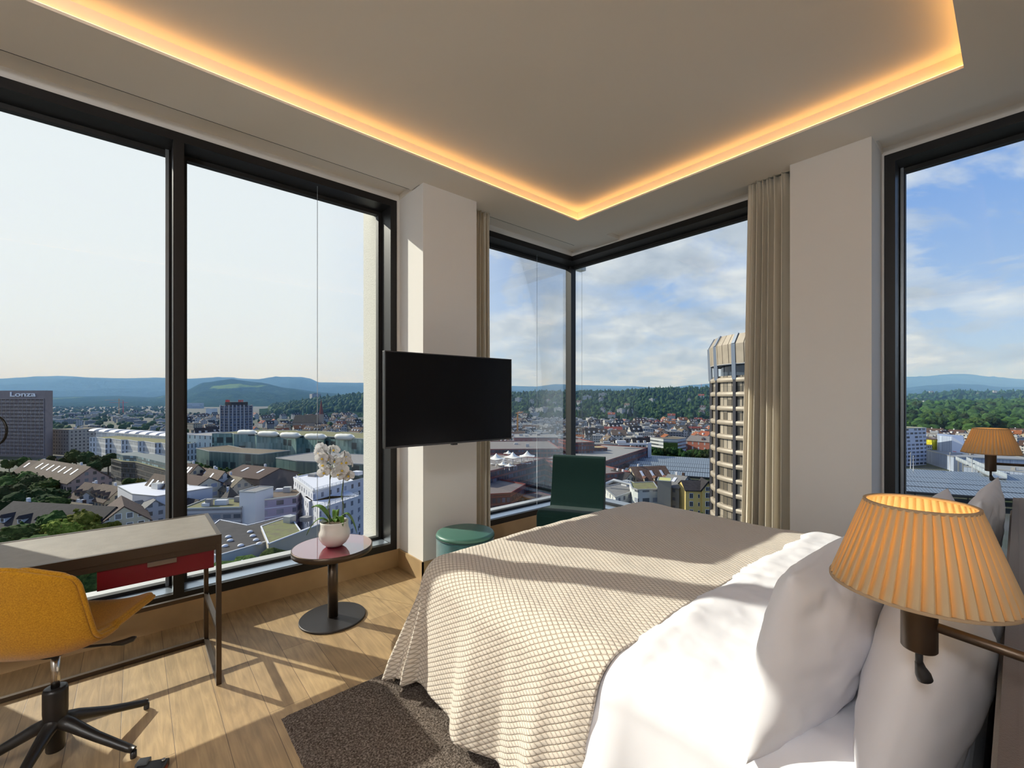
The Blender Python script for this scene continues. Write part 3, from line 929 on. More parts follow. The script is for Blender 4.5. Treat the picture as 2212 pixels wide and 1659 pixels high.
# ---------------- desk
dk = empty('desk', (-.5, 2.84, 0), label='slim bronze-framed desk with grey leather top and crimson drawer under the window', cat='desk')
def D_(mb): return L_(mb, -.5, 2.84)
X0, X1, Y0, Y1, DT = -1.35, .327, 2.578, 3.103, .742
M_top = pbr('grey_leather_top', (.23, .205, .175), .55, var=.12, vscale=14, bump=.1, bscale=150)
D_(MB().box(X0 + .02, X1 - .02, Y0 + .02, Y1 - .02, DT - .028, DT - .002)).build('desk_top', M_top, dk)
mb = MB()
mb.box(X0, X1, Y0, Y0 + .02, DT - .045, DT).box(X0, X1, Y1 - .02, Y1, DT - .045, DT).box(X0, X0 + .02, Y0 + .02, Y1 - .02, DT - .045, DT).box(X1 - .02, X1, Y0 + .02, Y1 - .02, DT - .045, DT)
D_(mb).build('edge_frame', M_bronze, dk, bevel=.001)
D_(MB().box(X0, X1, Y0 + .004, Y0 + .022, DT - .072, DT - .045)).build('apron', M_bronze, dk)
D_(MB().box(X0 + .02, X1 - .02, Y1 - .02, Y1 - .004, DT - .135, DT - .045)).build('rear_apron', M_bronze, dk)
S = .022
for x in (X0, X1 - S):
    for y in (Y0, Y1 - S):
        D_(MB().box(x, x + S, y, y + S, 0, DT - .045)).build('leg', M_bronze, dk, bevel=.001)
for z in (.0, .262):
    D_(MB().box(X0 + S, X1 - S, Y1 - S, Y1, z, z + S)).build('rail', M_bronze, dk)
    for x in (X0, X1 - S):
        D_(MB().box(x, x + S, Y0 + S, Y1 - S, z, z + S)).build('rail', M_bronze, dk)
M_red = pbr('crimson_lacquer', (.13, .004, .010), .3)
dr = D_(MB().box(-.122, .297, Y0 + .012, Y0 + .03, .583, DT - .074).box(-.115, .29, Y0 + .03, Y1 - .06, .59, DT - .08)).build('drawer', M_red, dk)
D_(MB().box(.045, .150, Y0 + .000, Y0 + .012, DT - .094, DT - .073)).build('handle', pbr('satin_bronze', (.22, .18, .15), .35, .7), dr)
# desk lamp with a looped dark neck, only its curl reaches into the picture
dl = empty('desk_lamp', (-.60, 2.93, DT), label='black desk lamp whose curved neck end shows against the grey tower', cat='lamp')
M_neck = pbr('dark_neck', (.015, .014, .013), .35, .5)
MB().lathe([(.07, 0), (.072, .004), (.07, .012)], -.10, 0, 40).build('base', M_neck, dl)
pts = [(-.10, 0, .01), (-.10, 0, .45)]
c0 = P(-14, 930, 1.93) - Vector((-.60, 2.93, DT))
for a in range(-60, 175, 12):
    an = radians(a)
    pts.append(tuple(c0 + rv * .058 * cos(an) + Vector((0, 0, 1)) * .066 * sin(an)))
MB().tube(pts[:2], .005, 10).build('pole', M_neck, dl)
MB().tube([pts[1]] + pts[2:], .0048, 10).build('neck', M_neck, dl)

# ---------------- yellow chair
CHX, CHY, TH = -.235, 2.475, radians(56)
ch = empty('swivel_chair', (CHX, CHY, 0), label='mustard yellow shell chair on black five-star base, drawn up to the desk', cat='chair')
fx_, fy_ = cos(TH), sin(TH)
def cw(f, r, z): return (fx_ * f + fy_ * r, fy_ * f - fx_ * r, z)
def yel_mat():
    m, k, o = newmat('mustard_felt')
    tc = k.n('ShaderNodeTexCoord')
    f = k.noise(tc.outputs['Object'], 220, 3, .7)
    c = k.ramp(f, [(.3, (.34, .15, .008)), (.7, (.60, .30, .018))])
    b = k.n('ShaderNodeBsdfPrincipled'); k.l(c, b.inputs['Base Color']); b.inputs['Roughness'].default_value = .95
    b.inputs['Sheen Weight'].default_value = .3; b.inputs['Specular IOR Level'].default_value = .1
    bn = k.n('ShaderNodeBump'); bn.inputs['Strength'].default_value = .4; bn.inputs['Distance'].default_value = .001
    k.l(f, bn.inputs['Height']); k.l(bn.outputs[0], b.inputs['Normal'])
    k.l(b.outputs[0], o.inputs[0]); return m
M_yel = yel_mat()
# spine profile: from front edge of seat to top of back (f, z); half width; side lift
prof = smooth_prof([(.235, .482), (.20, .492), (.10, .482), (-.01, .468), (-.09, .466), (-.155, .480), (-.200, .525), (-.222, .60), (-.230, .66), (-.235, .72), (-.246, .80), (-.250, .832)], 5)
np_ = len(prof)
def hwid(t):
    # narrow rounded front, widest at the hips, rounded shoulders
    base_ = .225 + .030 * sin(pi * min(1, t * 1.1))
    if t < .12: base_ *= .72 + .28 * sin(pi / 2 * t / .12)
    if t > .82: base_ *= max(.0, 1 - ((t - .82) / .18) ** 2.6 * .36)
    return base_
def shell_pts(off):
    rows = []
    for i, (f, z) in enumerate(prof):
        t = i / (np_ - 1)
        f2, z2 = prof[min(i + 1, np_ - 1)]; f1, z1 = prof[max(i - 1, 0)]
        tf, tz = f2 - f1, z2 - z1; l = hypot(tf, tz) or 1
        nf, nz = tz / l, -tf / l           # points forward/up side
        if nz < 0 and t < .4: nf, nz = -nf, -nz
        wdt = hwid(t)
        # sides curl towards the sitter
        curl = .026 + .030 * (1 - abs(2 * t - 1.15) ** 2 if abs(2 * t - 1.15) < 1 else 0)
        row = []
        for j in range(25):
            s = -1 + 2 * j / 24
            c = curl * abs(s) ** 2.6
            up = (nf * c if t > .3 else 0, abs(nz) * c + (.02 * c / .1 if t <= .3 else 0))
            ff = f + (up[0] if nf > 0 else -up[0]) + off * (nf if nf > 0 else -nf) * 1
            zz = z + up[1] + off * abs(nz)
            if t > .84: zz -= .060 * (abs(s) ** 3.2) * ((t - .84) / .16)
            row.append(cw(ff, s * wdt * (1 - .02 * abs(s)), zz))
        rows.append(row)
    return rows
outer = shell_pts(-.0); inner = shell_pts(.026)
mb = MB()
b0 = len(mb.v)
mb.grid(outer)
sh = mb.build('outer_shell', M_yel, ch, solid=.012, subsurf=1)
MB().grid(shell_pts(.020)).build('inner_pad', M_yel, ch, solid=.020, subsurf=1)
loop = [r[0] for r in outer] + outer[-1][1:-1] + [r[-1] for r in outer][::-1] + outer[0][1:-1][::-1]
inn = [r[0] for r in shell_pts(.008)] + shell_pts(.008)[-1][1:-1] + [r[-1] for r in shell_pts(.008)][::-1] + shell_pts(.008)[0][1:-1][::-1]
MB().tube([Vector(p) for p in inn + inn[:1]], .0085, 10, cap=False).build('piping', M_yel, ch)
MB().lathe([(.046, .415), (.048, .42), (.048, .452), (.04, .468)], 0, 0, 40).box(-.06, .06, -.05, .05, .452, .470).build('seat_mount', M_blackp, ch)
lev = MB().tube([cw(-.02, .05, .440), cw(.0, .12, .432), cw(.015, .19, .428)], [.006, .005, .005], 10)
lev.tube([cw(.015, .19, .428), cw(.02, .23, .430), cw(.024, .262, .440), cw(.026, .272, .446)], [.006, .012, .011, .004], 12)
lev.build('lever', M_blackp, ch)
MB().tube([cw(-.03, .02, .447), cw(.03, .09, .452)], .028, 20).build('mechanism', M_blackp, ch)
MB().lathe([(.0135, .25), (.0135, .418)], 0, 0, 28).build('gas_spring', M_steel, ch)
MB().lathe([(.026, .035), (.028, .04), (.029, .12), (.034, .15), (.037, .19), (.037, .268), (.034, .280), (.022, .280)], 0, 0, 40).build('hub', M_black, ch)
for a in (24, -40, -113, 168, 98):
    an = radians(a); c_, s_ = cos(an), sin(an); R = .305
    lg = MB().tube([(c_ * .015, s_ * .015, .145), (c_ * .06, s_ * .06, .132), (c_ * .16, s_ * .16, .085), (c_ * (R - .02), s_ * (R - .02), .036), (c_ * R, s_ * R, .030)], [.026, .023, .0175, .0145, .0125], 14)
    l_ = lg.build('leg', M_black, ch)
    MB().lathe([(.010, 0.0), (.0105, .004), (.0105, .026)], c_ * (R - .002), s_ * (R - .002), 16).build('glide', M_blackp, l_)

# ---------------- small device on the floor at the lower picture edge
x, y = G(325, 1.66)
dv = empty('floor_device', (x, y, 0), atan2(RY, RX) + .25, 'small black electronic device with a silver button lying on the oak floor', 'device')
M_dv = pbr('device_black', (.015, .015, .018), .35)
MB().box(-.045, .055, -.06, .02, 0, .028).build('body', M_dv, dv, bevel=.004)
MB().box(-.052, -.012, .0, .035, .006, .034).build('display', pbr('device_display', (.10, .11, .12), .2), dv, bevel=.003)
MB().lathe([(.007, .028), (.007, .033), (.006, .035)], .04, .005, 20).build('button', M_steel, dv)
MB().box(.055, .0565, -.05, .0, .008, .018).build('stripe', pbr('device_red', (.3, .03, .02), .4), dv)
# ================================================================== THE CITY OUTSIDE
GZ = -58.0
def facade(name, wall, glass=(.03, .04, .05), cw=3.2, ch=3.2, ww=.45, wh=.5, frame=None, rough=.8, jit=0.0, var=.10, off=(0, 0), band=None, grough=.25, litter=.0):
    """wall with a regular grid of windows, in metres of the wall's own surface"""
    if name in MATS: return MATS[name]
    m, k, o = newmat(name)
    uv = k.n('ShaderNodeUVMap'); sp = k.n('ShaderNodeSeparateXYZ'); k.l(uv.outputs[0], sp.inputs[0])
    geo = k.n('ShaderNodeNewGeometry'); gs = k.n('ShaderNodeSeparateXYZ'); k.l(geo.outputs['True Normal'], gs.inputs[0])
    u = k.m('DIVIDE', k.m('ADD', sp.outputs[0], off[0] + 2000 * cw), cw); v = k.m('DIVIDE', k.m('ADD', sp.outputs[1], off[1] + 200 * ch), ch)
    fv = k.m('FRACT', v); rv_ = k.m('FLOOR', v)
    if jit: u = k.m('ADD', u, k.m('MULTIPLY', k.m('SINE', k.m('MULTIPLY', rv_, 12.9)), jit))
    fu = k.m('FRACT', u)
    au = k.m('ABSOLUTE', k.m('SUBTRACT', fu, .5)); av = k.m('ABSOLUTE', k.m('SUBTRACT', fv, .5))
    win = k.m('MULTIPLY', k.m('LESS_THAN', au, ww / 2), k.m('LESS_THAN', av, wh / 2))
    side = k.m('LESS_THAN', k.m('ABSOLUTE', gs.outputs[2]), .5)
    win = k.m('MULTIPLY', win, side)
    cc = k.n('ShaderNodeCombineXYZ'); k.l(k.m('FLOOR', u), cc.inputs[0]); k.l(rv_, cc.inputs[1])
    wn = k.n('ShaderNodeTexWhiteNoise', noise_dimensions='2D'); k.l(cc.outputs[0], wn.inputs['Vector'])
    if litter: win = k.m('MULTIPLY', win, k.m('GREATER_THAN', wn.outputs[0], litter))
    gcol = k.mix(k.m('POWER', wn.outputs[0], 3), glass, tuple(min(1, g * 3.2 + .05) for g in glass))
    tc = k.n('ShaderNodeTexCoord')
    nz = k.noise(tc.outputs['Object'], .12, 4, .65)
    wcol = k.mix(k.ramp(nz, [(.3, 0), (.7, 1)]), tuple(c * (1 - var) for c in wall), tuple(min(1, c * (1 + var * .5)) for c in wall))
    if band:
        b_ = k.m('GREATER_THAN', av, .5 - band[1] / 2)
        wcol = k.mix(k.m('MULTIPLY', b_, side), wcol, band[0])
    if frame:
        fr = k.m('MULTIPLY', k.m('MULTIPLY', k.m('LESS_THAN', au, ww / 2 + .06), k.m('LESS_THAN', av, wh / 2 + .05)), side)
        wcol = k.mix(fr, wcol, frame)
    col = k.mix(win, wcol, gcol)
    b = k.n('ShaderNodeBsdfPrincipled'); k.l(col, b.inputs['Base Color'])
    k.l(k.m('MULTIPLY_ADD', win, grough - rough, rough), b.inputs['Roughness'])
    k.l(b.outputs[0], o.inputs[0])
    MATS[name] = m
    return m
def roofm(name, col, var=.35):
    return pbr(name, col, .85, var=var, vscale=.9, objvar=.15, detail=6, spec=.2)
R_brown = roofm('brown_roof_tiles', (.085, .056, .046)); R_dark = roofm('dark_slate_roof', (.034, .030, .033))
R_red = roofm('red_roof_tiles', (.26, .085, .045)); R_grey = roofm('grey_flat_roof', (.19, .185, .18), .2)
R_tan = roofm('weathered_tan_roof', (.15, .115, .085)); R_green = pbr('planted_roof', (.14, .15, .05), 1, var=.5, vscale=.5, vdark=(.13, .11, .07))
R_white = pbr('white_roof_sheet', (.62, .62, .66), .5); R_pale = roofm('pale_gravel_roof', (.27, .26, .25), .15)
M_wht = pbr('white_paint_outside', (.60, .60, .62), .7); M_dkm = pbr('dark_metal_outside', (.04, .042, .048), .5, .3)
M_pipe = pbr('zinc_metal', (.45, .46, .47), .4, .6)
F_white = facade('house_front_white', (.50, .49, .48)); F_cream = facade('house_front_cream', (.45, .39, .28))
F_grey = facade('house_front_grey', (.26, .26, .275)); F_beige = facade('house_front_beige', (.38, .33, .26), cw=3.0)
F_pink = facade('house_front_pink', (.34, .25, .22))

def poly_off(front, back):
    """front: [(px, d)...]; returns the plan polygon, pushed back by `back` metres"""
    pts = [G(*p) for p in front]
    (x0, y0), (x1, y1) = pts[0], pts[-1]
    l = hypot(x1 - x0, y1 - y0); nx, ny = -(y1 - y0) / l, (x1 - x0) / l
    mx, my = (x0 + x1) / 2, (y0 + y1) / 2
    if nx * mx + ny * my < 0: nx, ny = -nx, -ny
    return pts + [(x + nx * back, y + ny * back) for x, y in pts[::-1]], (nx, ny), pts
def block(name, label, front, back, z, wall, roof=R_pale, parapet=.5, cat='building', group=None, zb=GZ, units=0, seed=1, unitmat=None):
    poly, n, pts = poly_off(front, back)
    cx_, cy_ = sum(p[0] for p in poly) / len(poly), sum(p[1] for p in poly) / len(poly)
    r = empty(name, (cx_, cy_, zb), label=label, cat=cat, group=group)
    loc = [(x - cx_, y - cy_) for x, y in poly]
    MB().prism(loc, 0, z - zb).build('facade', wall, r)
    inn = [(x * .985, y * .985) for x, y in loc]
    mb = MB().prism(loc, z - zb, z - zb + .25)
    mb.build('roof', roof, r)
    if parapet:
        mb = MB(); nn = len(loc)
        for i in range(nn):
            a, b = loc[i], loc[(i + 1) % nn]
            mb.bar((a[0], a[1], z - zb + .1 + parapet / 2), (b[0], b[1], z - zb + .1 + parapet / 2), .35, parapet)
        mb.build('parapet', M_pipe if unitmat is None else unitmat, r)
    rnd = random.Random(seed)
    for i in range(units):
        s, t = rnd.uniform(.15, .85), rnd.uniform(.2, .8)
        i0 = 0; A = Vector(loc[0]); B = Vector(loc[len(pts) - 1])
        p = A.lerp(B, s) + Vector(n) * back * t
        MB().obb((p.x, p.y, z - zb + .25), (rnd.uniform(1.5, 4), rnd.uniform(1.5, 3), rnd.uniform(1, 2.4)), atan2(B.y - A.y, B.x - A.x)).build('rooftop_unit', rnd.choice([M_pipe, M_wht, R_pale]), r)
    return r

def gable_mesh(w_, l_, he, hr, over=.5):
    """ridge along x (length l_), eaves at +-w_/2 in y"""
    wl = MB(); x, y = l_ / 2, w_ / 2
    wl.add([(-x, -y, 0), (x, -y, 0), (x, y, 0), (-x, y, 0), (-x, -y, he), (x, -y, he), (x, y, he), (-x, y, he), (-x, 0, hr - .1), (x, 0, hr - .1)],
           [(0, 1, 5, 4), (1, 2, 6, 9, 5), (2, 3, 7, 6), (3, 0, 4, 8, 7)])
    rf = MB(); s = (hr - he) / y
    for sg in (-1, 1):
        yo = sg * (y + over); zo = he - s * over; X = x + over * .6
        rf.add([(-X, yo, zo), (X, yo, zo), (X, 0, hr), (-X, 0, hr), (-X, yo, zo + .35), (X, yo, zo + .35), (X, 0, hr + .35), (-X, 0, hr + .35)],
               [(0, 1, 2, 3), (4, 7, 6, 5), (0, 4, 5, 1), (3, 2, 6, 7), (0, 3, 7, 4), (1, 5, 6, 2)] if sg < 0 else [(3, 2, 1, 0), (5, 6, 7, 4), (1, 5, 4, 0), (7, 6, 2, 3), (4, 7, 3, 0), (2, 6, 5, 1)])
    return wl, rf
def gable(name, label, p0, p1, width, ze, zr, wall, roof, chim=1, dorm=0, sky=0, group=None, zb=GZ, cat='house', dside=-1, dmat=None):
    """house whose ridge runs from (px, d) p0 to p1"""
    a, b = Vector(G(*p0)), Vector(G(*p1))
    c = (a + b) / 2; ln = (b - a).length; rz = atan2(b.y - a.y, b.x - a.x)
    r = empty(name, (c.x, c.y, zb), rz, label, cat, group)
    he, hr = ze - zb, zr - zb
    wl, rf = gable_mesh(width, ln, he, hr)
    wl.build('wall', wall, r); rf.build('roof', roof, r)
    rnd = random.Random(int(ln * 100))
    side = -1 if (Vector((-sin(rz), cos(rz))).dot(c) > 0) else 1     # the eaves turned to the viewer
    for i in range(chim):
        x = rnd.uniform(-.4, .4) * ln
        MB().box(x - .5, x + .5, side * -.6 - .4, side * -.6 + .4, hr - 1.2, hr + 1.6).build('chimney', R_brown if i % 2 else M_wht, r)
    slope = (hr - he) / (width / 2)
    for i in range(dorm):
        x = (-.5 + (i + .5) / dorm) * ln * .86
        yc = side * width * .36; zc = hr - slope * abs(yc)
        d_ = empty('dormer', (x, yc, zc)); bpy.data.objects.remove(d_)
        mb = MB(); w2 = 1.1; y1 = yc + side * .9; y0 = yc - side * 2.0
        zz = zc - slope * .9
        mb.box(x - w2, x + w2, min(y0, y1), max(y0, y1), zz + .2, zz + 2.0)
        dd = mb.build('dormer', wall if dmat is None else dmat, r)
        g2 = MB(); g2.add([(x - w2 - .3, y1 + side * .3, zz + 1.9), (x + w2 + .3, y1 + side * .3, zz + 1.9), (x, y1 + side * .3, zz + 3.1), (x - w2 - .3, y0 - side, zz + 1.9), (x + w2 + .3, y0 - side, zz + 1.9), (x, y0 - side, zz + 3.1)],
               [(0, 1, 2), (3, 5, 4), (0, 2, 5, 3), (1, 4, 5, 2), (0, 3, 4, 1)])
        g2.build('dormer_roof', roof, dd)
        MB().box(x - .6, x + .6, y1 + (side * .02 if side > 0 else -.08), y1 + (.08 if side > 0 else -.02), zz + .6, zz + 1.7).build('dormer_window', M_dkm, dd)
    for i in range(sky):
        x = (-.5 + (i + .5) / sky) * ln * .85; t0, t1 = .25, .60
        y0, y1 = side * width / 2 * t0, side * width / 2 * t1
        z0, z1 = hr - slope * abs(y0) + .42, hr - slope * abs(y1) + .42
        MB().add([(x - .7, y0, z0), (x + .7, y0, z0), (x + .7, y1, z1), (x - .7, y1, z1), (x - .7, y0, z0 + .15), (x + .7, y0, z0 + .15), (x + .7, y1, z1 + .15), (x - .7, y1, z1 + .15)],
                 [(0, 1, 2, 3), (7, 6, 5, 4), (0, 4, 5, 1), (1, 5, 6, 2), (2, 6, 7, 3), (3, 7, 4, 0)]).build('skylight', R_white, r)
    return r

# ---------------- ground and hills
def ground_mat():
    m, k, o = newmat('town_ground')
    tc = k.n('ShaderNodeTexCoord')
    a = k.noise(tc.outputs['Object'], .012, 5, .6); b2 = k.noise(tc.outputs['Object'], .05, 4, .6)
    c = k.mix(k.ramp(a, [(.42, 0), (.58, 1)]), (.055, .056, .058), (.022, .042, .013))
    c = k.mix(k.ramp(b2, [(.45, 0), (.7, .6)]), c, (.10, .098, .095))
    b = k.n('ShaderNodeBsdfPrincipled'); k.l(c, b.inputs['Base Color']); b.inputs['Roughness'].default_value = .9
    k.l(b.outputs[0], o.inputs[0]); return m
rows = []
for d in (20, 60, 120, 250, 500, 1000, 2000, 4000, 8000, 16000, 30000):
    rows.append([(*G(px, d), GZ) for px in range(-2600, 4900, 300)])
struct('ground', MB().grid(rows, False), ground_mat())

def forest_mat(name, dark, mid, light, scale, meadow=None, mscale=.0006, mthr=.62):
    m, k, o = newmat(name)
    tc = k.n('ShaderNodeTexCoord')
    f = k.noise(tc.outputs['Object'], scale, 6, .7)
    c = k.ramp(f, [(.34, dark), (.5, mid), (.66, light)])
    if meadow:
        mp = k.n('ShaderNodeMapping'); mp.inputs['Scale'].default_value = (1, 1, 3.5); k.l(tc.outputs['Object'], mp.inputs[0])
        g = k.noise(mp.outputs[0], mscale, 4, .5)
        c = k.mix(k.ramp(g, [(mthr, 0), (mthr + .02, 1)]), c, meadow)
    b = k.n('ShaderNodeBsdfPrincipled'); k.l(c, b.inputs['Base Color']); b.inputs['Roughness'].default_value = 1; b.inputs['Specular IOR Level'].default_value = 0
    bn = k.n('ShaderNodeBump'); bn.inputs['Strength'].default_value = .9; bn.inputs['Distance'].default_value = .5 / scale
    k.l(f, bn.inputs['Height']); k.l(bn.outputs[0], b.inputs['Normal'])
    k.l(b.outputs[0], o.inputs[0]); return m
def interp(pts, x):
    if x <= pts[0][0]: return pts[0][1]
    for (a, b), (c, d) in zip(pts, pts[1:]):
        if x <= c:
            t = (x - a) / (c - a); t = t * t * (3 - 2 * t) * .5 + t * .5
            return b + (d - b) * t
    return pts[-1][1]
def hill_z(prof, dc, db, zb, px, d):
    zt = Z(interp(prof, px), dc)
    t = min(1, max(0, (d - db) / (dc - db)))
    return zb + (zt - zb) * (t * t * (3 - 2 * t) * .6 + t * .4)
def hill(label, prof, dc, db, mat, zb=GZ - 2, rough=.05, step=5, nd=26, name='hill', nsc=None):
    rows = []
    nsc = nsc or 6.0 / (dc - db)
    for i in range(nd + 6):
        t = i / nd
        d = db + (dc - db) * min(t, 1) if t <= 1 else dc + (dc - db) * .25 * (t - 1) * nd / 5
        r = []
        px = prof[0][0]
        while px <= prof[-1][0]:
            x, y = G(px, d)
            H = Z(interp(prof, px), dc) - zb
            z = hill_z(prof, dc, db, zb, px, min(d, dc))
            if t > 1: z -= H * .5 * (t - 1) * nd / 5
            tt = min(t, 1)
            env = 4 * tt * (1 - tt) if tt < .98 else .05
            z += H * rough * 4 * noise.fractal(Vector((x * nsc, y * nsc, 1.3)), 1.0, 2.0, 5) * env
            if tt >= .85: z += H * .006 * noise.noise(Vector((px * .35, 3.1, 0)))
            r.append((x, y, z)); px += step
        rows.append(r)
    o = MB().grid(rows).build(name, mat)
    return tag(o, label, 'hill')
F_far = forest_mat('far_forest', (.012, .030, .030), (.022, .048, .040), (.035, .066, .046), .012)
F_mid = forest_mat('hill_forest', (.010, .026, .014), (.022, .048, .020), (.045, .080, .030), .018, (.13, .20, .05), .0011, .60)
F_near = forest_mat('near_forest_floor', (.010, .022, .008), (.020, .040, .014), (.04, .065, .02), .04)
hill('distant blue forested ridge with a flat-topped summit behind the town', [(-220, 826), (-60, 822), (60, 815), (130, 812), (250, 818), (330, 816), (400, 818), (470, 815), (560, 819), (590, 815), (650, 814), (668, 817), (690, 826), (790, 827), (900, 834)], 11000, 5500, F_far)
hill('lower wooded slope with pale green meadows behind the dark hotel tower', [(-220, 862), (0, 858), (115, 857), (250, 855), (330, 858), (395, 846), (440, 826), (500, 819), (560, 826), (620, 838), (700, 848), (800, 858), (860, 864)], 5200, 2600, F_mid)
hill('faint blue mountain line beyond the corner window', [(1000, 838), (1110, 834), (1160, 835), (1200, 830), (1232, 832), (1262, 832), (1350, 834), (1440, 838), (1500, 831), (1560, 826), (1650, 818)], 12000, 6000, F_far)
hill('high blue mountain ridge beyond the right window', [(1850, 820), (1950, 815), (2000, 813), (2015, 812), (2055, 808), (2090, 808), (2140, 814), (2212, 819), (2400, 824), (2800, 822), (3400, 828)], 14000, 9000, F_far)
hill('lower blue mountain ridge beyond the right window', [(1850, 842), (1950, 838), (2010, 832), (2060, 829), (2110, 830), (2160, 836), (2400, 842), (2900, 836), (3400, 840)], 9000, 5200, F_far)
hill('dark wooded rise with scattered white houses beyond the right window', [(1800, 862), (1950, 856), (2000, 849), (2060, 846), (2130, 847), (2212, 845), (2400, 846), (3400, 848)], 2600, 1500, F_near)
BH = [(960, 862), (1060, 856), (1110, 851), (1230, 849), (1330, 849), (1380, 845), (1450, 842), (1530, 841), (1620, 840), (1750, 842)]
hill('steep wooded hill with villas above the crowded quarter', BH, 1700, 950, F_near, rough=.02)
KN = [(560, 884), (600, 879), (640, 872), (700, 864), (760, 858), (800, 853), (900, 850)]
hill('tree-covered knoll to one side of the church spire', KN, 2000, 1250, F_near, rough=.02)

# ---------------- trees
def leafm(name, a, b, c, sc=1.6):
    m, k, o = newmat(name)
    tc = k.n('ShaderNodeTexCoord'); oi = k.n('ShaderNodeObjectInfo')
    f = k.noise(tc.outputs['Object'], sc, 5, .75)
    col = k.ramp(f, [(.32, a), (.5, b), (.68, c)])
    hs = k.n('ShaderNodeHueSaturation'); k.l(k.m('MULTIPLY_ADD', oi.outputs['Random'], .8, .6), hs.inputs['Value'])
    k.l(k.m('MULTIPLY_ADD', oi.outputs['Random'], .05, .475), hs.inputs['Hue']); k.l(col, hs.inputs['Color'])
    b_ = k.n('ShaderNodeBsdfPrincipled'); k.l(hs.outputs[0], b_.inputs['Base Color']); b_.inputs['Roughness'].default_value = .9; b_.inputs['Specular IOR Level'].default_value = .1
    bn = k.n('ShaderNodeBump'); bn.inputs['Strength'].default_value = 1.0; bn.inputs['Distance'].default_value = 1.2
    k.l(f, bn.inputs['Height']); k.l(bn.outputs[0], b_.inputs['Normal'])
    k.l(b_.outputs[0], o.inputs[0]); return m
L_dark = leafm('dark_foliage', (.008, .022, .006), (.022, .050, .014), (.055, .10, .025))
L_mid = leafm('green_foliage', (.016, .038, .008), (.045, .090, .018), (.11, .18, .04))
L_yel = leafm('yellow_green_foliage', (.05, .07, .008), (.15, .18, .02), (.34, .34, .06))
L_con = leafm('conifer_foliage', (.006, .016, .010), (.014, .034, .018), (.03, .06, .03))
M_bark = pbr('tree_bark', (.06, .045, .03), .95)
def ico(sub):
    bm = bmesh.new(); bmesh.ops.create_icosphere(bm, subdivisions=sub, radius=1)
    v = [x.co.copy() for x in bm.verts]; f = [tuple(q.index for q in fc.verts) for fc in bm.faces]; bm.free(); return v, f
ICO = {s: ico(s) for s in (1, 2, 3)}
def crown(mb, seed, sub, lumps, rx_=1.0, rz_=.85, cone=False):
    rnd = random.Random(seed)
    V, F = ICO[sub]
    for i in range(lumps):
        if cone: c = Vector((0, 0, .2 + i * 1.3 / lumps)); s = .62 * (1 - i / (lumps + .5)) + .08
        elif lumps == 1: c = Vector((0, 0, 0)); s = 1.0
        else:
            a = rnd.uniform(0, 2 * pi); q = rnd.uniform(.2, .62)
            c = Vector((q * cos(a), q * sin(a), rnd.uniform(-.42, .55))); s = rnd.uniform(.38, .60)
        vs = []
        for v in V:
            n = noise.fractal(v * 1.9 + Vector((seed * 3.1 + i, i, 0)), 1.0, 2.0, 4)
            p = v * s * (1 + .34 * n)
            vs.append((c.x * 1.0 + p.x * rx_, c.y + p.y * rx_, (c.z + p.z) * rz_))
        mb.add(vs, F, False)
    return mb
TREES = []
def make_tree(seed, mat, sub, lumps, h=12.0, cone=False, name='tree', clumps=0):
    r = empty(name, (0, 0, 0))
    mb = crown(MB(), seed, sub, lumps, cone=cone)
    if clumps:                      # small leaf clumps standing proud of the big lumps
        rq = random.Random(seed + 50); base_v = list(mb.v); V1, F1 = ICO[1]
        for i in range(clumps):
            c = Vector(rq.choice(base_v)) * rq.uniform(.94, 1.06); s_ = rq.uniform(.05, .11)
            mb.add([(c.x + v.x * s_ * rq.uniform(.6, 1.4), c.y + v.y * s_ * rq.uniform(.6, 1.4), c.z + v.z * s_ * rq.uniform(.5, 1.1)) for v in V1], F1, False)
    R = h * .36; zc = h * (.62 if not cone else .22)
    mb.v = [(x * R, y * R, z * R * (1.05 if not cone else 2.0) + zc) for x, y, z in mb.v]
    mb.build('crown', mat, r)
    MB().tube([(0, 0, 0), (0, 0, h * .5)], [h * .03, h * .018], 7).build('trunk', M_bark, r)
    return r
protos = {'dark': [make_tree(i, L_dark, 2, 7) for i in (1, 2, 3)], 'mid': [make_tree(i, L_mid, 2, 7) for i in (4, 5)],
          'yel': [make_tree(8, L_yel, 2, 10, clumps=420), make_tree(9, L_yel, 2, 10, clumps=420)], 'con': [make_tree(6, L_con, 2, 5, 15, True)],
          'big': [make_tree(i, L_dark, 2, 12, clumps=380) for i in (11, 12)], 'bigm': [make_tree(i, L_mid, 2, 12, clumps=380) for i in (13, 14)]}
used_ = set()
def place(kind, px, d, z, s, label, group, rnd, cat='tree', sz=1.0):
    p = rnd.choice(protos[kind]); x, y = G(px, d)
    sc = (s * sz, s * sz, s)
    if p.name not in used_:
        used_.add(p.name); t = p; t.location = (x, y, z); t.rotation_euler = (0, 0, rnd.uniform(0, 6.28)); t.scale = sc
        tag(t, label, cat, group)
        return t
    return copy_tree(p, (x, y, z), rnd.uniform(0, 6.28), sc, label, group, cat)

rnd = random.Random(5)
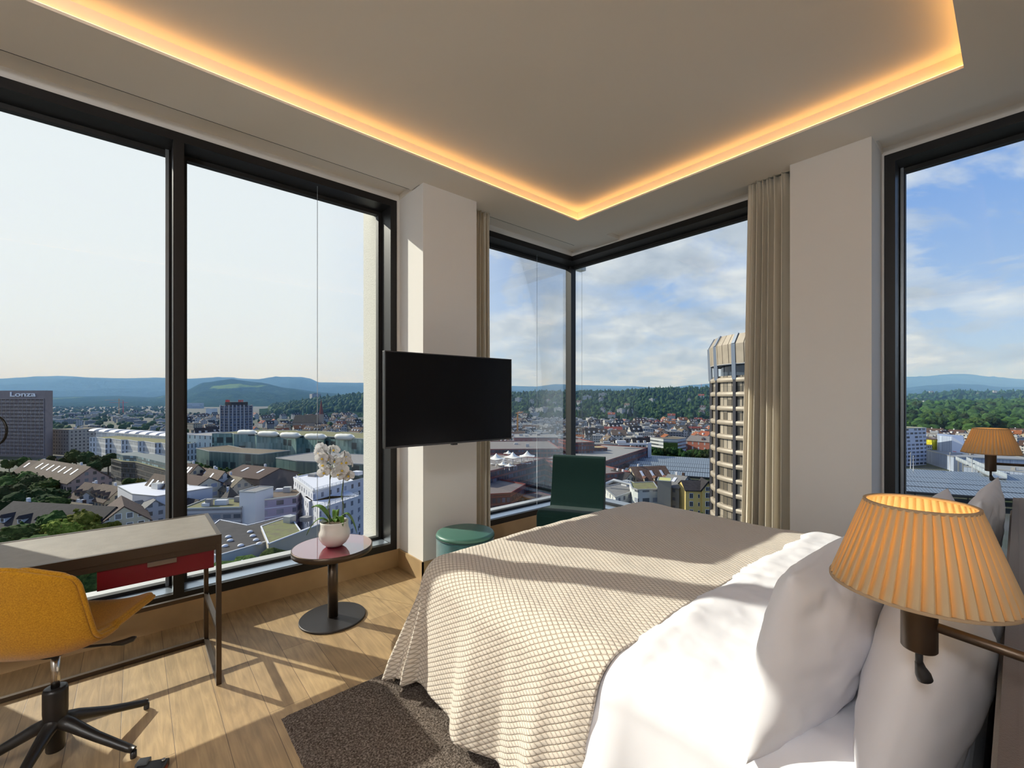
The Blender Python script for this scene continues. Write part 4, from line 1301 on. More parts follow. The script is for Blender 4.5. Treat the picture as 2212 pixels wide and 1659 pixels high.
# wooded hill above the crowded quarter: its nearest trees one by one, the wood behind them as one canopy
cand = []
for i in range(330):
    px = rnd.uniform(1070, 1560); d = 960 + 740 * rnd.random() ** 1.1
    cand.append((d, px))
cand.sort()
n_hill = 0
for d, px in cand[:95]:
    kind = rnd.choice(['dark', 'dark', 'mid', 'con'])
    place(kind, px, d, hill_z(BH, 1700, 950, GZ - 2, px, d) - 1, rnd.uniform(.9, 1.5),
          {'dark': 'dark green round tree on the villa hillside', 'mid': 'mid green round tree on the villa hillside', 'con': 'pointed dark conifer on the villa hillside'}[kind],
          {'dark': 'dark round trees on the villa hillside', 'mid': 'mid green trees on the villa hillside', 'con': 'conifers on the villa hillside'}[kind], rnd)
def canopy(label, n, pxr, dr, zf, mat, s=(8, 13), seed=1, name='forest_canopy', cone=.25):
    rd = random.Random(seed); mb = MB(); V, F = ICO[2]; V1, F1 = ICO[1]
    for i in range(n):
        px = rd.uniform(*pxr); d = dr[0] + (dr[1] - dr[0]) * rd.random() ** .8
        x, y = G(px, d); z = zf(px, d); r_ = rd.uniform(*s) * .5
        c = rd.random() < cone; o3 = Vector((rd.uniform(0, 99), 0, 0))
        VV, FF = (V, F) if d < 1400 else (V1, F1)
        vs = []
        for v in VV:
            k = 1 + .35 * noise.noise(v * 1.7 + o3)
            zz = v.z * k * (1.8 if c else 1.0)
            w_ = (1 - .38 * (v.z + 1)) if c else 1.0
            vs.append((x + v.x * k * r_ * w_, y + v.y * k * r_ * w_, z + r_ * .7 + zz * r_))
        mb.add(vs, FF, False)
    o = mb.build(name, mat)
    return tag(o, label, 'trees', kind='stuff')
zbh = lambda px, d: hill_z(BH, 1700, 950, GZ - 2, px, d)
L_far = leafm('wood_foliage', (.009, .024, .008), (.028, .060, .020), (.075, .12, .036), .05)
canopy('dense mixed wood covering the villa hill', 2600, (1050, 1640), (1040, 1710), zbh, L_far, (8, 16), 3)
zkn = lambda px, d: hill_z(KN, 2000, 1250, GZ - 2, px, d)
canopy('dense wood covering the knoll behind the church', 650, (585, 830), (1400, 2010), zkn, L_far, (14, 26), 4, cone=.1)
RH = [(1800, 862), (1950, 856), (2000, 849), (2060, 846), (2130, 847), (2212, 845), (2400, 846), (3400, 848)]
canopy('distant wood strip along the rise beyond the park trees', 1500, (1930, 2900), (1550, 2620), lambda px, d: hill_z(RH, 2600, 1500, GZ - 2, px, d) - 4, L_far, (12, 22), 5)
canopy('trees between the industrial sheds and the hills', 620, (100, 400), (560, 2600), lambda px, d: GZ, L_far, (7, 13), 6, cone=0)
canopy('trees scattered among the far town roofs', 150, (395, 800), (500, 1500), lambda px, d: GZ, L_far, (8, 13), 8, cone=0)
PKH = [(1850, 876), (2400, 872), (3400, 872)]
hill('gently rising park ground beneath the tall trees', PKH, 1350, 560, F_near, rough=.01, name='hill')
# park trees in the right window
pk = []
for i in range(75):
    pk.append((rnd.uniform(640, 1150), rnd.uniform(1935, 2290)))
pk.sort()
for d, px in pk:
    kind = rnd.choice(['big', 'big', 'bigm', 'mid'])
    place(kind, px, d, hill_z(PKH, 1350, 560, GZ - 2, px, d) - .5, rnd.uniform(1.6, 2.3), {'big': 'tall dark park tree beyond the rooftops in the right window', 'bigm': 'tall fresh green park tree beyond the rooftops in the right window', 'mid': 'smaller green park tree beyond the rooftops in the right window'}[kind],
          'park trees %s' % kind, rnd)
canopy('dense park wood below the distant rise in the right window', 800, (1935, 2900), (660, 1330), lambda px, d: hill_z(PKH, 1350, 560, GZ - 2, px, d), leafm('park_foliage', (.010, .026, .006), (.030, .062, .014), (.08, .13, .03), .12), (16, 26), 15, cone=.05)
# trees along the station street
for i in range(16):
    px = 1412 + i * 9; d = rnd.uniform(385, 410)
    place(rnd.choice(['big', 'dark']), px, d, GZ, rnd.uniform(.95, 1.25), 'broad street tree before the dark red school, beyond the train shed', 'street trees beyond the train shed', rnd)
# garden trees below the left window: (column, row of the tree top, depth)
def tree_to(px, py, d, k, lab, grp=None, sz=1.0):
    place(k, px, d, GZ, (Z(py, d) - GZ) / 12.2, lab, grp, rnd, sz=sz)
for (px, py, d, k, lab) in ((50, 984, 345, 'bigm', 'bright green round tree below the grey grid tower'), (20, 990, 340, 'bigm', 'green tree below the grid tower, next to the window edge'), (85, 988, 350, 'big', 'dark tree below the right edge of the grey grid tower'), (110, 982, 370, 'big', 'dark tree between grid tower and beige office'),
                      (140, 985, 350, 'big', 'dark tree in front of the beige office'), (165, 968, 352, 'bigm', 'lighter tree before the beige office corner'), (188, 970, 348, 'big', 'tall dark tree just before the corner of the white serrated building'), (212, 978, 340, 'big', 'dark tree below the first serrations of the white building'), (234, 973, 335, 'big', 'tree standing next to the dark glass building'), (205, 992, 318, 'big', 'darkest tree hiding the foot of the serrated building'), (248, 982, 338, 'mid', 'lighter small tree behind the dark glass building'),
                      (5, 1012, 235, 'big', 'dark garden tree at the outer edge of the window'), (35, 1016, 228, 'bigm', 'large green garden tree before the skylit brown roof'), (68, 1020, 222, 'big', 'dark garden tree touching the skylit brown roof'), (92, 1030, 214, 'bigm', 'green garden tree under the skylit roof'), (110, 1042, 205, 'big', 'dark garden tree next to the pink house wall'), (20, 1040, 205, 'big', 'shadowy garden tree a little down the slope'), (58, 1050, 195, 'big', 'shadowy dark tree in the middle of the garden'), (90, 1058, 188, 'big', 'dark tree before the low sheet-roofed house'),
                      (0, 1070, 180, 'big', 'dark tree low at the outer window edge'), (50, 1075, 174, 'bigm', 'green tree just above the long dark roof'), (88, 1072, 172, 'bigm', 'layered cedar-like garden tree above the long dark roof'), (112, 1070, 170, 'bigm', 'small bright tree overlapping the long dark roof'),
                      (98, 1098, 148, 'bigm', 'spreading cedar standing before the long dark roof'), (118, 1112, 138, 'yel', 'yellow-green tree just above the desk, outermost one'), (150, 1100, 140, 'yel', 'yellow-green tree just above the desk, second from outside'), (184, 1094, 143, 'yel', 'yellow-green tree just above the desk, tallest one'), (212, 1102, 146, 'yel', 'yellow-green tree just above the desk beside the gabled house'),
                      (15, 1135, 126, 'bigm', 'green tree behind the shaded end of the desk'), (50, 1150, 122, 'mid', 'low green tree behind the shaded desk corner'),
                      (280, 1028, 262, 'mid', 'pale green tree before the dark glass building'), (310, 1030, 250, 'yel', 'yellowish garden tree behind the glaring white roof'),
                      (430, 992, 280, 'mid', 'small tree in the court below the teal building'), (455, 1000, 262, 'bigm', 'tree in the court above the slate roofs'), (480, 1006, 255, 'bigm', 'second tree in the court above the slate roofs'), (515, 1010, 250, 'bigm', 'dark tree beside the mauve-brown hall'),
                      (655, 1016, 245, 'yel', 'yellow-green tree behind the white terraced flats'), (700, 1025, 235, 'yel', 'small yellow-green tree behind the orchid flowers'),
                      (620, 1168, 108, 'mid', 'slender tree before the beige flat-roofed block'), (500, 1196, 100, 'mid', 'small tree before the grey garage wall'), (240, 1175, 115, 'mid', 'tree seen below the desk top'), (200, 1190, 110, 'mid', 'tree seen between desk top and yellow chair'), (430, 1215, 100, 'mid', 'shrubby tree glimpsed under the red drawer'),
                      (1440, 975, 415, 'mid', 'ivy-green tree next to the balconied flats'), (1528, 1103, 168, 'bigm', 'bright shrub at the foot of the yellow house')):
    tree_to(px, py, d, k, lab)
# unused prototypes are moved into the park
for ks in protos.values():
    for p in ks:
        if p.name not in used_:
            used_.add(p.name); x, y = G(rnd.uniform(1990, 2150), 900); p.location = (x, y, GZ); tag(p, 'tall dark park tree beyond the rooftops in the right window', 'tree', 'park trees big')

# ---------------- tall landmarks
# grey grid tower with the white lettering
F_grid = facade('grid_tower_front', (.17, .13, .13), (.03, .035, .05), 1.75, 3.55, .62, .60, grough=.2, band=((.05, .04, .045), .18), litter=.06)
M_stone = pbr('mauve_stone', (.24, .20, .205), .8, var=.12, vscale=.3)
poly = [G(-110, 452), G(98, 430), G(114, 446), G(-90, 470)]
cxx = sum(p[0] for p in poly) / 4; cyy = sum(p[1] for p in poly) / 4
gt = empty('office_tower', (cxx, cyy, GZ), label='tall grey-brown grid-front tower with white lettering at its top', cat='building')
loc = [(a - cxx, b - cyy) for a, b in poly]
ztop = Z(843.5, 430) - GZ
MB().prism(loc, 0, ztop).build('stone_body', M_stone, gt)
A, B = Vector(loc[0]), Vector(loc[1]); dirv = (B - A).normalized(); nrm = Vector((dirv.y, -dirv.x))
if nrm.dot(Vector((cxx, cyy))) > 0: nrm = -nrm
mb = MB(); a0, b0 = A + nrm * .05, B + nrm * .05; a1, b1 = A + nrm * .5, B + nrm * .5 - dirv * 1.0
mb.prism([tuple(a0), tuple(b0 - dirv * 1.0), tuple(b1), tuple(a1)], 2, ztop - 8.0)
mb.build('window_grid', F_grid, gt)
mb = MB(); nfl = 16
for i in range(nfl + 1):
    z = 2 + (ztop - 10.2) * i / nfl
    mb.bar((a1.x, a1.y, z), (b1.x, b1.y, z), .7, .35)
L0 = (B - A).length
for i in range(int(L0 / 5.3)):
    p = b1 - dirv * (i * 5.3 + .2); mb.bar((p.x, p.y, 2), (p.x, p.y, ztop - 8), .30, .45)
mb.build('grid_ribs', pbr('pale_rib_stone', (.36, .30, .29), .8), gt)
def text_part(body, size, mat, parent, origin, xdir, depth=.2, name='sign_lettering', width=None):
    """lettering standing upright in the plane spanned by xdir and world up"""
    cu = bpy.data.curves.new('lettering', 'FONT'); cu.body = body; cu.size = size; cu.extrude = depth; cu.offset = size * .018
    to = bpy.data.objects.new('lettering_tmp', cu); COL.objects.link(to)
    dg = bpy.context.evaluated_depsgraph_get(); me = bpy.data.meshes.new_from_object(to.evaluated_get(dg))
    bpy.data.objects.remove(to)
    xs = [v.co.x for v in me.vertices]; sc = (width / (max(xs) - min(xs))) if width else 1
    xd = Vector((xdir[0], xdir[1], 0)).normalized(); nn = Vector((xd.y, -xd.x, 0))
    for v in me.vertices:
        p = Vector(origin) + xd * (v.co.x - min(xs)) * sc + Vector((0, 0, 1)) * v.co.y + nn * v.co.z; v.co = p
    me.materials.append(mat); o = bpy.data.objects.new(name, me); COL.objects.link(o); o.parent = parent
    return o
M_sgn = pbr('white_sign', (.85, .85, .88), .6)
la = Vector(G(24, 437.8)) - Vector((cxx, cyy)) + nrm * .7; lb = Vector(G(79, 432)) - Vector((cxx, cyy)) + nrm * .7
text_part('Lonza', 6.4, M_sgn, gt, (la.x, la.y, Z(856.3, 434) - GZ), (dirv.x, dirv.y), width=(lb - la).length)

# round brown tower (waisted) in the corner window
ax_, ay_ = G(1680, 132 * cos(math.atan((1680 - CX) / FPX)))
RT = empty('round_tower', (ax_, ay_, GZ), label='round bronze-clad tower of stacked curved bands partly behind the wide curtain', cat='building')
M_tan = pbr('bronze_cladding', (.33, .275, .21), .5, .15, var=.15, vscale=.4)
M_tand = pbr('dark_cladding', (.07, .065, .07), .35, .4)
F_rt = facade('round_tower_glazing', (.028, .026, .025), (.12, .10, .075), 1.45, 3.27, .84, .99, grough=.3)
def rt_r(z):  # radius above ground: waisted body
    return 15.2 + 2.6 * max(0, (30 - z) / 30) ** 1.6 * 1.6
zt_ = Z(728, 110) - GZ
levels = [Z(p, 108) - GZ for p in (820, 851, 882, 913, 944, 975, 1006, 1037, 1068, 1099, 1130, 1161, 1192, 1223, 1254, 1300, 1340, 1380, 1410)]
seg = 96
tg = MB(); NP = 15
tg.lathe([(rt_r(zz), zz) for zz in [0, 5, 10, 15, 20, 25, 30, 40, levels[0] + 1.0]], 0, 0, seg, False)
body = tg.build('glazed_body', F_rt, RT)
uvl = body.data.uv_layers[0].data
for p in body.data.polygons:
    for li in p.loop_indices:
        c = body.data.vertices[body.data.loops[li].vertex_index].co
        uvl[li].uv = ((atan2(c.y, c.x) % (2 * pi)) * 15.2, c.z)
for z in levels:
    rr = rt_r(z)
    MB().lathe([(rr - .3, z - .62), (rr + .55, z - .62), (rr + .62, z - .56), (rr + .62, z + .34), (rr + .2, z + .60), (rr - .3, z + .62)], 0, 0, seg, True, False).build('spandrel_band', M_tan, RT)
mb = MB()
for i in range(NP):
    a = i * 2 * pi / NP + .33
    for z0, z1 in zip(levels[1:] + [0], levels):
        r0, r1 = rt_r(z0), rt_r(z1)
        mb.bar(((r0 + .35) * cos(a), (r0 + .35) * sin(a), z0), ((r1 + .35) * cos(a), (r1 + .35) * sin(a), z1), .7, .8)
mb.build('vertical_fins', M_tand, RT)
zg = levels[0]
MB().lathe([(13.2, zg + .6), (13.2, zg + 5.2)], 0, 0, seg, False).build('gallery', pbr('gallery_glass', (.06, .08, .11), .15, .3), RT)
mb = MB(); NPP = 48; zc0 = Z(786, 108) - GZ; zc1 = Z(744, 108) - GZ; zc2 = zt_ + .4
for i in range(NPP):
    a0_, a1_ = (i + .04) * 2 * pi / NPP, (i + .96) * 2 * pi / NPP
    pr = [(15.9, zc0), (16.15, zc1), (14.75, zc2), (14.2, zc2), (15.4, zc1), (15.4, zc0)]
    mb.add([(r_ * cos(a_), r_ * sin(a_), z_) for a_ in (a0_, a1_) for r_, z_ in pr], [(0, 6, 7, 1), (1, 7, 8, 2), (2, 8, 9, 3), (3, 9, 10, 4), (4, 10, 11, 5), (5, 11, 6, 0), (0, 1, 2, 3, 4, 5), (11, 10, 9, 8, 7, 6)])
mb.build('crown_panels', M_tan, RT)
MB().lathe([(15.3, zc0 + .3), (15.3, zc1), (14.1, zc2 - .2)], 0, 0, seg, False, True).build('crown_core', M_tand, RT)
mb = MB()
for i in range(96):
    a = i * 2 * pi / 96; mb.bar((13.2 * cos(a), 13.2 * sin(a), zc0 + .1), (15.6 * cos(a), 15.6 * sin(a), zc0 + .1), .15, .3)
for r_ in (13.9, 14.8, 15.7):
    mb.lathe([(r_, zc0 - .1), (r_ + .15, zc0 - .1), (r_ + .15, zc0 + .2), (r_, zc0 + .2), (r_, zc0 - .1)], 0, 0, 72, False, False)
mb.build('soffit_grid', M_wht, RT)
mb = MB()
for i in range(NP):
    a = i * 2 * pi / NP + .33
    mb.bar((15.75 * cos(a), 15.75 * sin(a), zg), (16.1 * cos(a), 16.1 * sin(a), zc1), .9, .5); mb.bar((16.1 * cos(a), 16.1 * sin(a), zc1), (14.7 * cos(a), 14.7 * sin(a), zc2 + .1), .9, .5)
mb.build('crown_piers', pbr('grey_blue_cladding', (.22, .25, .30), .35, .4), RT)

# dark hotel tower with red roof sign
hx, hy = G(511, 560)
HT = empty('hotel_tower', (hx, hy, GZ), atan2(hy, hx), 'dark slab-sided high-rise with pale vertical fins and a red roof sign', 'building')
F_ht = facade('hotel_front', (.10, .10, .11), (.03, .05, .10), 3.4, 3.3, .7, .45, grough=.2, band=((.26, .27, .30), .22), jit=0)
zh = Z(877, 545) - GZ
pts8 = [(17, 8), (8, 17), (-8, 17), (-17, 8), (-17, -8), (-8, -17), (8, -17), (17, -8)]
MB().prism(pts8, 0, zh).build('facade', F_ht, HT)
mb = MB()
for (x, y) in pts8 + [(-17, 0), (-17, 4), (-17, -4), (-12.5, 12.5), (-12.5, -12.5), (0, 17), (0, -17)]:
    mb.obb((x, y, 0), (1.3, 1.3, zh + 1.2), atan2(y, x))
mb.build('vertical_fins', pbr('pale_concrete_fins', (.38, .38, .40), .8), HT)
MB().prism([(x * .72, y * .72) for x, y in pts8], zh, Z(868.5, 545) - GZ).build('crown', M_dkm, HT)
mb = MB(); zz = Z(868.5, 545) - GZ
for i, (w_, h_) in enumerate(((1.3, 2.6), (1.6, 2.9), (1.2, 2.6), (1.4, 2.8), (1.4, 2.6), (1.0, 2.9))):
    y = 11 - i * 1.55 if i < 3 else 3 - i * 1.9
    mb.box(-12.6, -12.2, y - w_ / 2, y + w_ / 2, zz + .1, zz + h_)
mb.build('red_sign', pbr('red_sign_letters', (.70, .05, .03), .5), HT)
# church with spire
cxp, cyp = G(664, 760)
CHU = empty('church', (cxp, cyp, GZ), atan2(RY, RX), 'tan-roofed church with a tall red pointed spire among dark roofs', 'church')
wl, rf = gable_mesh(17, 42, 16, Z(897, 750) - GZ)
wl.build('nave', pbr('sandstone', (.35, .28, .22), .9), CHU); rf.build('nave_roof', R_tan, CHU)
MB().box(21, 27, -4, 4, 0, 30).build('bell_tower', pbr('sandstone', (.35, .28, .22), .9), CHU)
MB().lathe([(4.0, 30), (3.0, 37), (.1, Z(861, 760) - GZ)], 24, 0, 8, False).build('spire', roofm('red_spire_tiles', (.22, .085, .07)), CHU)
MB().lathe([(.9, Z(897, 750) - GZ), (.7, 28), (.05, 37)], -8, 0, 8, False).build('ridge_turret', pbr('copper_green', (.15, .35, .30), .6), CHU)
for (px, d, w_, pyt, lab, mt) in ((681, 2300, 22, 851, 'slim grey residential high-rise rising above the knoll beyond the church', F_grey), (661, 2300, 16, 867, 'short brown high-rise at the edge of the knoll', F_pink),):
    x, y = G(px, d)
    r = empty('high_rise', (x, y, GZ), atan2(y, x) + .3, lab, 'building')
    MB().box(-w_ / 2 * 1.9, w_ / 2 * 1.9, -w_, w_, 0, Z(pyt, d) - GZ).build('facade', mt, r)
    MB().box(-w_ / 2, w_ / 2, -w_ * .5, w_ * .5, Z(pyt, d) - GZ, Z(pyt, d) - GZ + 3).build('roof_house', M_dkm, r)

# ---------------- left window: large buildings
F_offc = facade('office_beige', (.40, .37, .33), (.05, .05, .06), 3.6, 3.6, .42, .5)
block('office_block', 'beige office block with square windows just beyond the grey grid tower', [(113, 455), (149, 450)], 30, Z(929, 450), F_offc, R_tan, units=2)
F_strip = facade('white_serrated_front', (.66, .66, .65), (.06, .065, .07), 2.6, 4.6, .34, .66)
F_strip2 = facade('white_ribbed_front', (.62, .63, .64), (.20, .22, .24), 1.1, 9.0, .5, .72)
zc_ = -35.6
fr = [(193, 400), (209, 398)]
fr = []
pxs = [193, 209, 228, 240, 262, 276, 298, 312, 335, 348, 375]
for i, p in enumerate(pxs):
    d = 400 - (p - 193) / 182 * 62 + (4 if i % 2 else -2)
    fr.append((p, d))
block('serrated_building', 'white serrated building with tall narrow windows and stepped planted roofs', fr, 24, zc_, F_strip, R_green, unitmat=M_wht)
ub = block('ribbed_hall', 'long white ribbed hall with bright curved rooflights behind the white serrated building', [(207, 432), (395, 372)], 30, Z(934, 432), F_strip2, R_pale, unitmat=M_wht)
for i in range(8):
    px = 218 + i * 22; d = 440 - i * 8
    x, y = G(px, d + 12); zz = Z(934, 432)
    mb = MB(); rows = []
    ddx, ddy = Vector(G(395, 372)) - Vector(G(207, 432)); an = atan2(ddy, ddx)
    for q in (-1, 1):
        rows.append([(x - ub.location.x + cos(an) * 5.2 * q - sin(an) * 8 * cos(t), y - ub.location.y + sin(an) * 5.2 * q + cos(an) * 8 * cos(t), zz - GZ + .3 + 2.4 * sin(t)) for t in [pi * s / 12 for s in range(13)]])
    mb.grid(rows, True); mb.add([tuple(v) for v in rows[0]], [tuple(range(13))]); mb.add([tuple(v) for v in rows[1]], [tuple(range(13))[::-1]])
    mb.build('rooflight', R_white, ub)
F_wt = facade('pale_teal_front', (.52, .60, .60), (.05, .06, .07), 6.0, 6.2, .22, .55)
block('pale_office', 'pale blue-white office corner with few narrow windows beside the black mullion', [(396, 356), (458, 344)], 26, Z(941, 350), F_wt, R_pale, unitmat=M_wht)
def strip_glass(name, a, b_, cw):
    m, k, o = newmat(name)
    uv = k.n('ShaderNodeUVMap'); sp = k.n('ShaderNodeSeparateXYZ'); k.l(uv.outputs[0], sp.inputs[0])
    u = k.m('FLOOR', k.m('DIVIDE', k.m('ADD', sp.outputs[0], 3000), cw)); v = k.m('FLOOR', k.m('DIVIDE', k.m('ADD', sp.outputs[1], 200), 9.0))
    c1 = k.n('ShaderNodeCombineXYZ'); k.l(u, c1.inputs[0]); k.l(v, c1.inputs[1])
    wn = k.n('ShaderNodeTexWhiteNoise', noise_dimensions='2D'); k.l(c1.outputs[0], wn.inputs['Vector'])
    uu = k.m('FLOOR', k.m('DIVIDE', k.m('ADD', sp.outputs[0], 3000), 7.0)); vv = k.m('FLOOR', k.m('DIVIDE', k.m('ADD', sp.outputs[1], 200), 6.0))
    c2 = k.n('ShaderNodeCombineXYZ'); k.l(uu, c2.inputs[0]); k.l(vv, c2.inputs[1])
    w2_ = k.n('ShaderNodeTexWhiteNoise', noise_dimensions='2D'); k.l(c2.outputs[0], w2_.inputs['Vector'])
    fu = k.m('FRACT', k.m('DIVIDE', k.m('ADD', sp.outputs[0], 3000), 7.0)); fv = k.m('FRACT', k.m('DIVIDE', k.m('ADD', sp.outputs[1], 200), 6.0))
    dk_ = k.m('MULTIPLY', k.m('GREATER_THAN', w2_.outputs[0], .72), k.m('MULTIPLY', k.m('GREATER_THAN', fu, .3), k.m('GREATER_THAN', fv, .25)))
    c = k.mix(wn.outputs[0], a, b_); c = k.mix(dk_, c, (.03, .05, .055))
    b = k.n('ShaderNodeBsdfPrincipled'); k.l(c, b.inputs['Base Color']); b.inputs['Roughness'].default_value = .3
    k.l(b.outputs[0], o.inputs[0]); return m
F_teal = strip_glass('teal_glass_strips', (.09, .17, .16), (.24, .36, .33), 1.3); F_teald = strip_glass('dark_teal_glass_strips', (.05, .10, .10), (.13, .20, .18), 1.3)
fr = []
for i, p in enumerate([458, 502, 505, 550, 554, 612, 640, 655, 700, 704, 800]):
    fr.append((p, 345 - (p - 458) / 342 * 48 + (5 if i % 2 else -2)))
tl = block('teal_building', 'long teal glass-strip building with cream rooflights on its planted roof', fr, 40, -27.3, F_teal, R_green, unitmat=M_pipe)
for (pa, pb, py) in ((512, 556, 934.5), (556, 603, 937.5), (604, 650, 940.5), (657, 706, 943.5), (722, 766, 944)):
    d = 27.0 * FPX / (py - HY) + 6
    a, b2 = Vector(G(pa, d + 4)), Vector(G(pb, d)); o2 = Vector((tl.location.x, tl.location.y))
    n_ = 9; pts = []; rs = []
    for q in range(n_ + 1):
        t = q / n_; p = a.lerp(b2, t) - o2; pts.append((p.x, p.y, -27.3 - GZ + 1.0)); rs.append(1.9 * (1 - abs(2 * t - 1) ** 6) + .3 + .15 * (q % 2))
    MB().tube(pts, rs, 12).build('rooflight', pbr('cream_rooflight', (.75, .72, .62), .6), tl)
block('teal_annex', 'lower dark green glass annex in front of the long teal building', [(424, 318), (452, 300), (560, 284)], 22, Z(974, 305), F_teald, R_tan, unitmat=M_pipe)
block('dark_teal_wing', 'dark grey-green wing behind the orchid stems', [(596, 262), (640, 250), (800, 236)], 34, Z(994, 255), F_teald, R_pale, unitmat=M_pipe)
F_dg = facade('dark_glass_front', (.025, .025, .028), (.014, .018, .024), 1.6, 3.4, .8, .62, grough=.15, band=((.26, .24, .21), .07))
dgb = block('dark_glass_building', 'dark glazed office with thin pale floor bands and rounded terraces', [(240, 318), (262, 305), (292, 302), (372, 262)], 20, -44.0, F_dg, R_green, unitmat=M_dkm)
poly, n, pts = poly_off([(252, 322), (266, 312), (294, 308), (372, 268)], 12)
MB().prism([(x - dgb.location.x, y - dgb.location.y) for x, y in poly], -44 - GZ, -44 - GZ + 4.0).build('top_floor', facade('top_floor_glass', (.10, .13, .14), (.12, .18, .20), 4, 4, .8, .7), dgb)
block('red_banded_store', 'low building with an orange-red band beyond the pale office corner', [(410, 880), (478, 840)], 40, Z(922, 850), facade('red_band_front', (.30, .25, .22), (.07, .06, .06), 3, 3, .6, .5, band=((.70, .16, .07), .45)), R_dark)
block('white_silo_block', 'white windowless tower block before the meadows', [(445, 1500), (459, 1500)], 25, Z(883, 1500), M_wht, R_pale)
block('slab_offices', 'pale grey slab offices with long window bands beside the black mullion', [(398, 2300), (432, 2300)], 30, Z(871, 2300), facade('slab_bands', (.42, .44, .48), (.12, .14, .18), 40, 4.5, 1.0, .5), R_pale)

# ---------------- left window: nearer roofs
gable('townhouse', 'long brown-roofed house with a row of white skylights and pale gable end', (92, 250), (196, 222), 17, -41, -34.2, F_pink, R_brown, 2, 0, 7)
gable('townhouse', 'smaller brown roof attached behind the skylit house', (62, 262), (100, 256), 14, -42.5, -36.5, F_pink, R_brown, 1, 0, 2)
gable('townhouse', 'brown-roofed house with dark dormers below the dark glazed office', (184, 212), (232, 204), 12, -46, -40.0, F_cream, R_brown, 1, 3, 0)
gable('townhouse', 'brown-roofed house with twin gables beside the bright white roof', (222, 206), (262, 198), 12, -45, -39.6, F_cream, R_brown, 1, 3, 0)
gable('townhouse', 'narrow tan-roofed house standing between dormered roofs', (186, 196), (208, 214), 9, -46, -41.2, F_white, R_tan, 1, 1, 0)
gable('townhouse', 'low house with a sheet-metal white roof slope and white chimneys', (140, 188), (200, 182), 11, -48.5, -43.5, F_white, R_tan, 3, 0, 1)
gable('townhouse', 'long dark brown roof with white-framed dormers running behind the yellow-green trees', (30, 160), (250, 152), 18, -43.5, -36.9, F_cream, R_dark, 1, 5, 0, dmat=M_wht)
gable('townhouse', 'cream house with a broad brown gable and a row of white windows', (262, 166), (268, 150), 14, -42.0, -36.2, facade('white_frame_cream', (.56, .50, .36), (.06, .06, .06), 3.0, 3.4, .5, .5, frame=(.8, .8, .78)), R_brown, 0, 0, 0)
gable('townhouse', 'beige half-timbered house with a tall brown roof beside the black mullion', (334, 196), (372, 188), 14, -42.3, -33.0, F_beige, R_brown, 1, 1, 3)
gable('townhouse', 'white house with pale grey roof next to the bright white roof', (312, 182), (336, 170), 10, -43, -38.8, F_white, R_grey, 0, 1, 0)
wr = block('white_roofed_annex', 'glaring white flat roof with a small glass box in the middle of the old houses', [(254, 192), (286, 176), (338, 172)], 20, Z(1053, 190), M_wht, R_white, .3)
MB().obb((0, 0, Z(1053, 190) - GZ + .3), (7, 5, 2.2), .4).build('glass_box', M_pipe, wr)
gable('townhouse', 'brown-roofed house with skylights right of the black mullion', (392, 232), (428, 226), 14, -40.5, -33.5, F_cream, R_brown, 1, 0, 5)
F_apt = facade('cream_apartments', (.56, .51, .40), (.12, .13, .16), 4.2, 4.0, .62, .45, frame=(.62, .60, .52))
gable('apartment_house', 'cream apartment house with three rows of windows and a low brown roof', (398, 214), (452, 204), 13, -40.0, -36.2, F_apt, R_brown, 0, 0, 0)
gable('townhouse', 'dark hipped brown roof just above the desk edge', (400, 182), (430, 178), 14, -46, -40.6, F_white, R_dark, 1, 0, 0)
gable('townhouse', 'small red-brown roof with a white gable behind the cream apartments', (438, 232), (468, 222), 12, -41.5, -36.0, F_white, R_brown, 1, 1, 1)
gable('townhouse', 'pinkish-roofed house with a steep pale gable end', (452, 222), (486, 212), 12, -42, -34.8, F_white, R_tan, 1, 2, 1)
gable('townhouse', 'beige house with dormers under a tan roof before the brown hall', (488, 218), (524, 208), 13, -42.6, -37.2, F_beige, R_tan, 1, 2, 2)
gable('townhouse', 'house with a steep pale triangular gable and round window', (497, 196), (492, 176), 12, -47, -39.0, M_wht, R_dark, 1, 0, 0)
gable('brick_hall', 'large blank mauve-brown hall with a shallow brown roof', (526, 238), (604, 226), 22, -39.2, -35.5, pbr('mauve_hall_wall', (.15, .12, .115), .8, var=.25, vscale=.12), R_brown, 1, 0, 2)
gable('townhouse', 'dark roof strip with small white arched dormers before the brown hall', (540, 196), (600, 190), 10, -47, -42.4, F_grey, R_dark, 0, 5, 0, dmat=M_wht)
F_vt = facade('grey_terrace_front', (.25, .24, .25), (.06, .07, .09), 3.4, 3.3, .75, .42, band=((.42, .41, .42), .25))
block('terraced_apartments', 'long grey apartment block with a planted roof terrace right behind the desk', [(392, 150), (520, 152)], 14, Z(1098, 152), F_vt, R_green, units=5, seed=4)
F_lav = facade('lavender_front', (.33, .285, .38), (.07, .07, .10), 5.2, 3.25, .45, .52, band=((.55, .55, .66), .12))
lv = block('lavender_apartments', 'lavender apartment block with wide windows and white roof terrace', [(518, 158), (551, 155), (640, 162)], 14, Z(1082, 156), F_lav, R_tan, units=3, seed=6)
block('stair_tower', 'blank white stair tower between the grey and lavender blocks', [(517, 153), (551, 152)], 9, Z(1061, 155), M_wht, R_pale, .4)
F_wapt = facade('white_terraced_front', (.58, .58, .62), (.08, .09, .12), 3.8, 3.3, .32, .5)
wa = block('white_apartments', 'white terraced apartment block with railings and rooftop machines behind the orchid', [(634, 178), (676, 152), (752, 168)], 20, Z(1046, 166), F_wapt, R_white, .5, units=6, seed=9, unitmat=M_wht)
poly, n, pts = poly_off([(678, 150), (690, 142), (775, 160)], 12)
